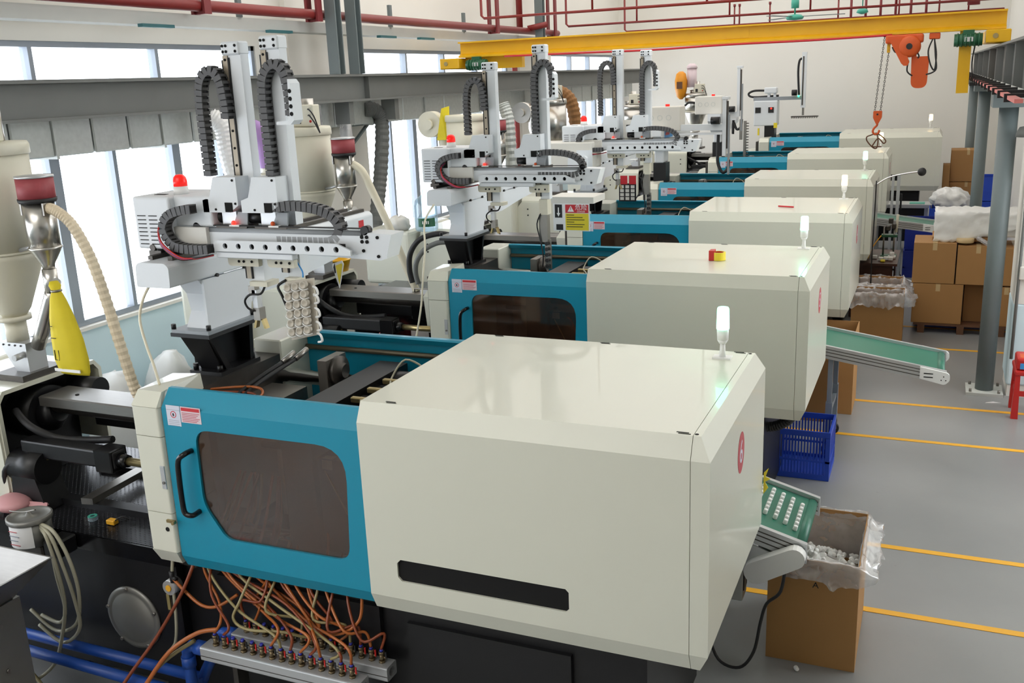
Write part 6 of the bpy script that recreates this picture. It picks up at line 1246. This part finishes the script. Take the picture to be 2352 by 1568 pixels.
# lubricator pot with hoses
t = thing('lubricator_pot', 'grey lubricator pot with a paper label clipped to the black bed', 'lubricator', (-2.18, 0.0, 0.78))
MB().lathe([(0.108, 0.87), (0.108, 1.01)], (-2.19, -0.03, 0), 32).build('pot', 'steel_grey', t)
MB().lathe([(0.118, 1.005), (0.121, 1.01), (0.121, 1.03), (0.112, 1.035), (0.108, 1.027), (0.02, 1.03), (0.012, 1.045), (0.004, 1.05)], (-2.19, -0.03, 0), 32).build('lid', 'steel_grey', t)
a0 = [math.radians(a) for a in range(235, 331, 8)]
lab = MB(); vs = []; fs = []
for a in a0:
    for z in (0.875, 1.0): vs.append((-2.19+0.1098*math.cos(a), -0.03+0.1098*math.sin(a), z))
for i in range(len(a0)-1): fs.append((2*i, 2*i+2, 2*i+3, 2*i+1))
lo = lab.add(vs, fs, True).build('paper_label', 'white_paper', t)
for k in range(4): MB().box(-2.23, -0.1425, 0.895+k*0.026, -2.16-0.01*(k % 2), -0.1395, 0.898+k*0.026).build('print_line', 'rose' if k in (0, 3) else 'print_grey', lo)
MB().rbox(-2.26, -0.06, 0.78, -2.10, 0.08, 0.865, 0.01, 1).build('pump_block', 'dark_steel', t)
MB().rbox(-2.09, -0.06, 0.80, -1.98, 0.08, 0.90, 0.01, 1).build('pump_motor', 'black', t)
MB().tube([(-2.30, -0.06, 1.05), (-2.20, -0.05, 1.055), (-2.12, -0.04, 1.075)], 0.004, 6).build('dip_wire', 'steel', t)
for k, pts in enumerate((((-2.09, -0.05, 1.0), (-1.98, -0.06, 0.97), (-1.90, -0.06, 0.82), (-1.87, -0.06, 0.62), (-1.93, -0.06, 0.42), (-2.10, -0.06, 0.34), (-2.28, -0.06, 0.44)),
                         ((-2.09, -0.05, 0.99), (-2.0, -0.07, 0.95), (-1.95, -0.07, 0.80), (-1.90, -0.07, 0.58), (-1.90, -0.07, 0.40), (-2.05, -0.07, 0.28), (-2.22, -0.07, 0.36)),
                         ((-2.09, -0.05, 0.98), (-2.02, -0.08, 0.94), (-1.98, -0.08, 0.75), (-1.97, -0.08, 0.55), (-2.02, -0.09, 0.35), (-2.10, -0.12, 0.15), (-2.25, -0.2, 0.03)),
                         ((-2.09, -0.05, 0.97), (-2.03, -0.06, 0.90), (-2.02, -0.06, 0.70), (-2.0, -0.06, 0.50), (-2.06, -0.06, 0.40), (-2.2, -0.06, 0.42)))):
    MB().tube(pts, 0.0105, 8, 7).build('grease_hose', 'hose_clear', t)
# stainless feed hopper on its grinder at the left edge
t = thing('feed_hopper', 'stainless feed hopper on a grey stand at the lower left edge', 'hopper', (-2.0, -0.45, 0))
x0, x1, y0, y1 = -2.45, -1.69, -0.80, -0.32
b = MB()
for (ax, ay), (bx, by) in (((x0, y0), (x1, y0)), ((x1, y0), (x1, y1)), ((x1, y1), (x0, y1)), ((x0, y1), (x0, y0))):
    cx, cy = (x0+x1)/2, (y0+y1)/2
    def low(x, y): return (cx+(x-cx)*0.52, cy+(y-cy)*0.45, 0.80)
    def lowi(x, y): return (cx+(x-cx)*0.50, cy+(y-cy)*0.43, 0.80)
    b.add([(ax, ay, 1.0), (bx, by, 1.0), low(bx, by), low(ax, ay), (cx+(ax-cx)*0.97, cy+(ay-cy)*0.96, 1.0), (cx+(bx-cx)*0.97, cy+(by-cy)*0.96, 1.0), lowi(bx, by), lowi(ax, ay)],
          [(0, 1, 2, 3), (4, 7, 6, 5), (0, 4, 5, 1), (3, 2, 6, 7), (0, 3, 7, 4), (1, 5, 6, 2)])
b.build('funnel', 'steel_brushed', t)
MB().box(-2.3, -0.70, 0.06, -1.86, -0.42, 0.80).build('stand', 'steel_grey', t)
for z in (0.45, 0.7): MB().cyl((-1.859, -0.56, z), (-1.850, -0.56, z), 0.012, n=8).build('bolt', 'steel', t)
for x in (-2.26, -1.9): MB().cyl((x, -0.56, 0.0), (x, -0.56, 0.06), 0.03, n=12).build('foot', 'rubber', t)
t = thing('lidded_case', 'red and white lidded case in the bottom left corner', 'case', (-2.0, -0.5, 0))
MB().hull([(-2.6, -1.2, 0.05), (-1.75, -1.2, 0.05), (-1.75, -0.86, 0.05), (-2.6, -0.86, 0.05), (-2.6, -1.2, 0.33), (-1.75, -1.2, 0.33), (-1.75, -0.86, 0.33), (-2.6, -0.86, 0.33)]).build('body', 'rose', t)
# things lying on the bed
t = thing('scoop', 'pink plastic scoop lying on the black bed', 'scoop', (-2.65, 0.23, 0.896))
MB().ball((-2.60, 0.20, 0.945), 0.125, 1.0, 0.8, 0.42, 18).build('bowl', 'pink', t)
MB().hull([(-2.51, 0.19, 0.94), (-2.51, 0.23, 0.94), (-2.37, 0.235, 0.94), (-2.38, 0.26, 0.94), (-2.51, 0.21, 0.965), (-2.38, 0.25, 0.955)]).build('handle', 'pink', t)
tag(MB().hull([(-2.195, 0.33, 0.9365), (-2.12, 0.345, 0.9365), (-2.15, 0.81, 0.9365), (-2.23, 0.81, 0.9365), (-2.195, 0.33, 0.975), (-2.12, 0.345, 0.975), (-2.15, 0.81, 0.975), (-2.23, 0.81, 0.975)]).build('steel_bar', 'steel', None, (-2.17, 0.55, 0.936)), 'flat steel bar lying across the tread plate', 'bar')
t = thing('tape_roll', 'small light blue tape roll on the tread plate', 'tape roll', (-2.03, 0.25, 0.896))
MB().plate(circ(-2.03, 0.25, 0.028, 20), [circ(-2.03, 0.25, 0.018, 20)], lambda u, v, w: (u, v, 0.897+w), 0.022).build('roll', 'tank_clear', t); MB().plate(circ(-2.03, 0.25, 0.027, 20), [circ(-2.03, 0.25, 0.014, 20)], lambda u, v, w: (u, v, 0.919+w), 0.004).build('rim', 'fan_green', t)
t = thing('terminal_block', 'small yellow terminal block with black wires on the tread plate', 'terminal block', (-1.87, 0.25, 0.896))
MB().rbox(-1.905, 0.225, 0.897, -1.845, 0.265, 0.925, 0.004, 1).build('block', 'line_yellow', t)
for dy in (0.0, 0.02): MB().tube([(-1.85, 0.24+dy, 0.92), (-1.82, 0.25+dy, 0.94), (-1.79, 0.27+dy, 0.915)], 0.004, 6, 4).build('wire', 'rubber', t)
hose('air_tube', 'thin cream air tube dropping from the nearest robot to the column', 'tube', [(-1.33, 0.24, 2.33), (-1.36, 0.20, 2.25), (-1.37, 0.17, 2.15), (-1.33, 0.15, 2.02), (-1.29, 0.14, 1.92), (-1.27, 0.14, 1.82)], 0.007, 'hose_white', 8, 6)
hose('air_tube', 'thin cream air tube dropping in front of the second robot', 'tube', [(-1.33, 3.36, 2.33), (-1.38, 3.28, 2.2), (-1.36, 3.22, 2.0), (-1.37, 3.18, 1.8), (-1.40, 3.17, 1.55), (-1.45, 3.15, 1.30), (-1.50, 3.15, 1.15)], 0.008, 'hose_white', 8, 6)
hose('hydraulic_pipe', 'thick black hydraulic hose curving beside the second robot pedestal, outer one', 'hose', [(-1.40, 3.75, 2.02), (-1.52, 3.74, 2.03), (-1.68, 3.72, 1.98), (-1.78, 3.72, 1.86), (-1.80, 3.72, 1.72), (-1.78, 3.72, 1.60)], 0.024, 'rubber', 10, 6)
hose('hydraulic_pipe', 'grey hydraulic hose curving beside the second robot pedestal, inner one', 'hose', [(-1.40, 3.70, 1.97), (-1.50, 3.69, 1.96), (-1.62, 3.68, 1.90), (-1.70, 3.68, 1.80), (-1.72, 3.68, 1.70), (-1.70, 3.68, 1.60)], 0.022, 'rail_grey', 10, 6)
for z, lab in ((1.60, 'coil'),):
    t = thing('hose_coil', 'coil of orange cooling hoses lying inside the nearest mould area', 'hose', (-1.0, 0.3, 1.6))
    for k in range(7):
        r = 0.10+0.012*k; c = (-1.0+0.02*math.sin(k), 0.30+0.015*math.cos(k*2), 1.66+0.012*k)
        MB().tube([(c[0]+r*1.25*math.cos(a*math.pi/6+k), c[1]+r*0.9*math.sin(a*math.pi/6+k), c[2]+0.012*math.sin(a+k)) for a in range(11)], 0.0075, 6, 4).build('hose_turn', ('hose_orange', 'hose_rust')[k % 2], t)
for k, (x, y, lab) in enumerate(((-0.93, 0.72, 'left'), (-0.90, 0.80, 'right'))):
    hose('mould_hose', 'black hydraulic hose with a chrome end over the nearest mould, %s one' % lab, 'hose', [(-1.02+0.05*k, 0.30, 1.66), (-0.98+0.04*k, 0.50, 1.74), (x, y, 1.80)], 0.012, 'rubber', 8, 6)
    tag(MB().cyl((x, y, 1.80), (x+0.02, y+0.09, 1.835), 0.016, n=8).build('hose_end', 'steel', None, (x, y, 1.80)), 'steel hose fitting above the nearest mould, %s one' % lab, 'fitting')
# clutter on and behind the second machine's injection unit
t = thing('steel_tray', 'shallow steel tray behind the nearest rear door', 'tray', (-1.7, 2.6, 0.9))
x0, x1, y0, y1 = -2.25, -1.50, 2.35, 2.75
MB().box(x0, y0, 1.02, x1, y1, 1.03).box(x0, y0, 1.03, x1, y0+0.01, 1.13).box(x0, y1-0.01, 1.03, x1, y1, 1.13).box(x0, y0+0.01, 1.03, x0+0.01, y1-0.01, 1.13).box(x1-0.01, y0+0.01, 1.03, x1, y1-0.01, 1.13).build('tray', 'stainless', t)
for x in (x0+0.02, x1-0.05):
    for y in (y0+0.02, y1-0.05): MB().box(x, y, 0, x+0.03, y+0.03, 1.02).build('leg', 'dark_steel', t)
t = thing('black_tank', 'flat black tank top behind the second barrel cover', 'tank', (-2.4, 5.0, 0))
MB().rbox(-3.1, 4.75, 0.05, -2.0, 5.65, 1.18, 0.02, 2).build('tank', 'black_gloss', t); MB().box(-2.42, 4.745, 0.80, -2.22, 4.7495, 0.90).build('paper_note', 'white_paper', t)
for x, y, z, lab in ((-2.62, 4.55, 0.78, 'red fire extinguisher standing left of the black tank'), (-2.50, 4.35, 0.62, 'red fire extinguisher standing in front of the black tank')):
    t = thing('fire_extinguisher', lab, 'extinguisher', (x, y, z-0.35))
    MB().lathe([(0.07, 0), (0.075, 0.02), (0.075, 0.34), (0.05, 0.40), (0.025, 0.42), (0.025, 0.45)], (x, y, z-0.3), 20).build('cylinder', 'red', t); MB().box(x-0.05, y-0.02, z+0.15, x+0.04, y+0.02, z+0.19).build('valve_head', 'rubber', t)
    MB().lathe([(0.078, 0), (0.078, 0.35)], (x, y, z-0.65), 16).build('stand', 'dark_steel', t)
tag(MB().rbox(-2.05, 3.9, 0.55, -1.85, 4.1, 0.85, 0.02).build('plastic_basket', 'sky_blue', None, (-1.95, 4.0, 0.55)), 'sky blue plastic basket between the first two machines', 'basket')
t = thing('water_bottle', 'large clear blue water bottle with a green label by the second robot', 'bottle', (-3.05, 6.5, 1.60))
MB().lathe([(0.12, 0), (0.135, 0.02), (0.135, 0.30), (0.12, 0.36), (0.04, 0.42), (0.03, 0.48)], (-3.12, 6.5, 1.602), 24).build('bottle', 'tank_clear', t)
a0 = [math.radians(a) for a in range(255, 346, 10)]; vs = []; fs = []
for a in a0:
    for z in (1.66, 1.76): vs.append((-3.12+0.1365*math.cos(a), 6.5+0.1365*math.sin(a), z))
for i in range(len(a0)-1): fs.append((2*i, 2*i+2, 2*i+3, 2*i+1))
lo = MB().add(vs, fs, True).build('green_label', 'green_motor', t)
for k in range(4): MB().box(-3.10+k*0.022, 6.5-0.139+k*0.004, 1.695, -3.09+k*0.022, 6.5-0.137+k*0.004, 1.73).build('label_print', 'white_paper', lo)
crumple('rag_heap', 'heap of white cotton rags on the cover beside the water bottle', (-3.50, 6.5, 1.66), 0.14, 0.12, 0.11, 'cabinet_white', 6, 'rags', 18, 0.18)
t = thing('plastic_basin', 'yellow plastic basin on the second machine housing', 'basin', (-2.75, 4.0, 1.60))
MB().lathe([(0.10, 0.0), (0.125, 0.10), (0.135, 0.105), (0.13, 0.11), (0.115, 0.10), (0.09, 0.012)], (-2.78, 4.08, 1.602), 28).build('basin', 'crane_yellow', t)
tag(MB().hull([(-3.02, 3.60, 1.602), (-2.86, 3.56, 1.602), (-2.88, 3.78, 1.602), (-3.05, 3.75, 1.602), (-3.0, 3.62, 1.66), (-2.9, 3.68, 1.68), (-2.98, 3.72, 1.65)]).build('paper_sack', 'cardboard', None, (-2.95, 3.67, 1.602)), 'crumpled brown paper sack on the second machine housing', 'sack')
tag(MB().rbox(-3.18, 3.55, 1.602, -3.06, 3.67, 1.74, 0.01, 1).build('small_carton', 'orange', None, (-3.12, 3.61, 1.602)), 'small orange carton on the second machine housing', 'box')

for k, (x, y, sx, lab) in enumerate(((-4.5, 2.85, 0.3, 'white woven sack lying under the window, nearest one'), (-4.5, 3.55, 0.3, 'white woven sack lying under the window, second one'), (-4.45, 4.4, 0.3, 'white woven sack lying under the window, third one'))):
    crumple('plastic_sack', lab, (x, y, 0.276), 0.26, sx, 0.55, 'white_plastic', 30+k, 'sack', 20, 0.06)
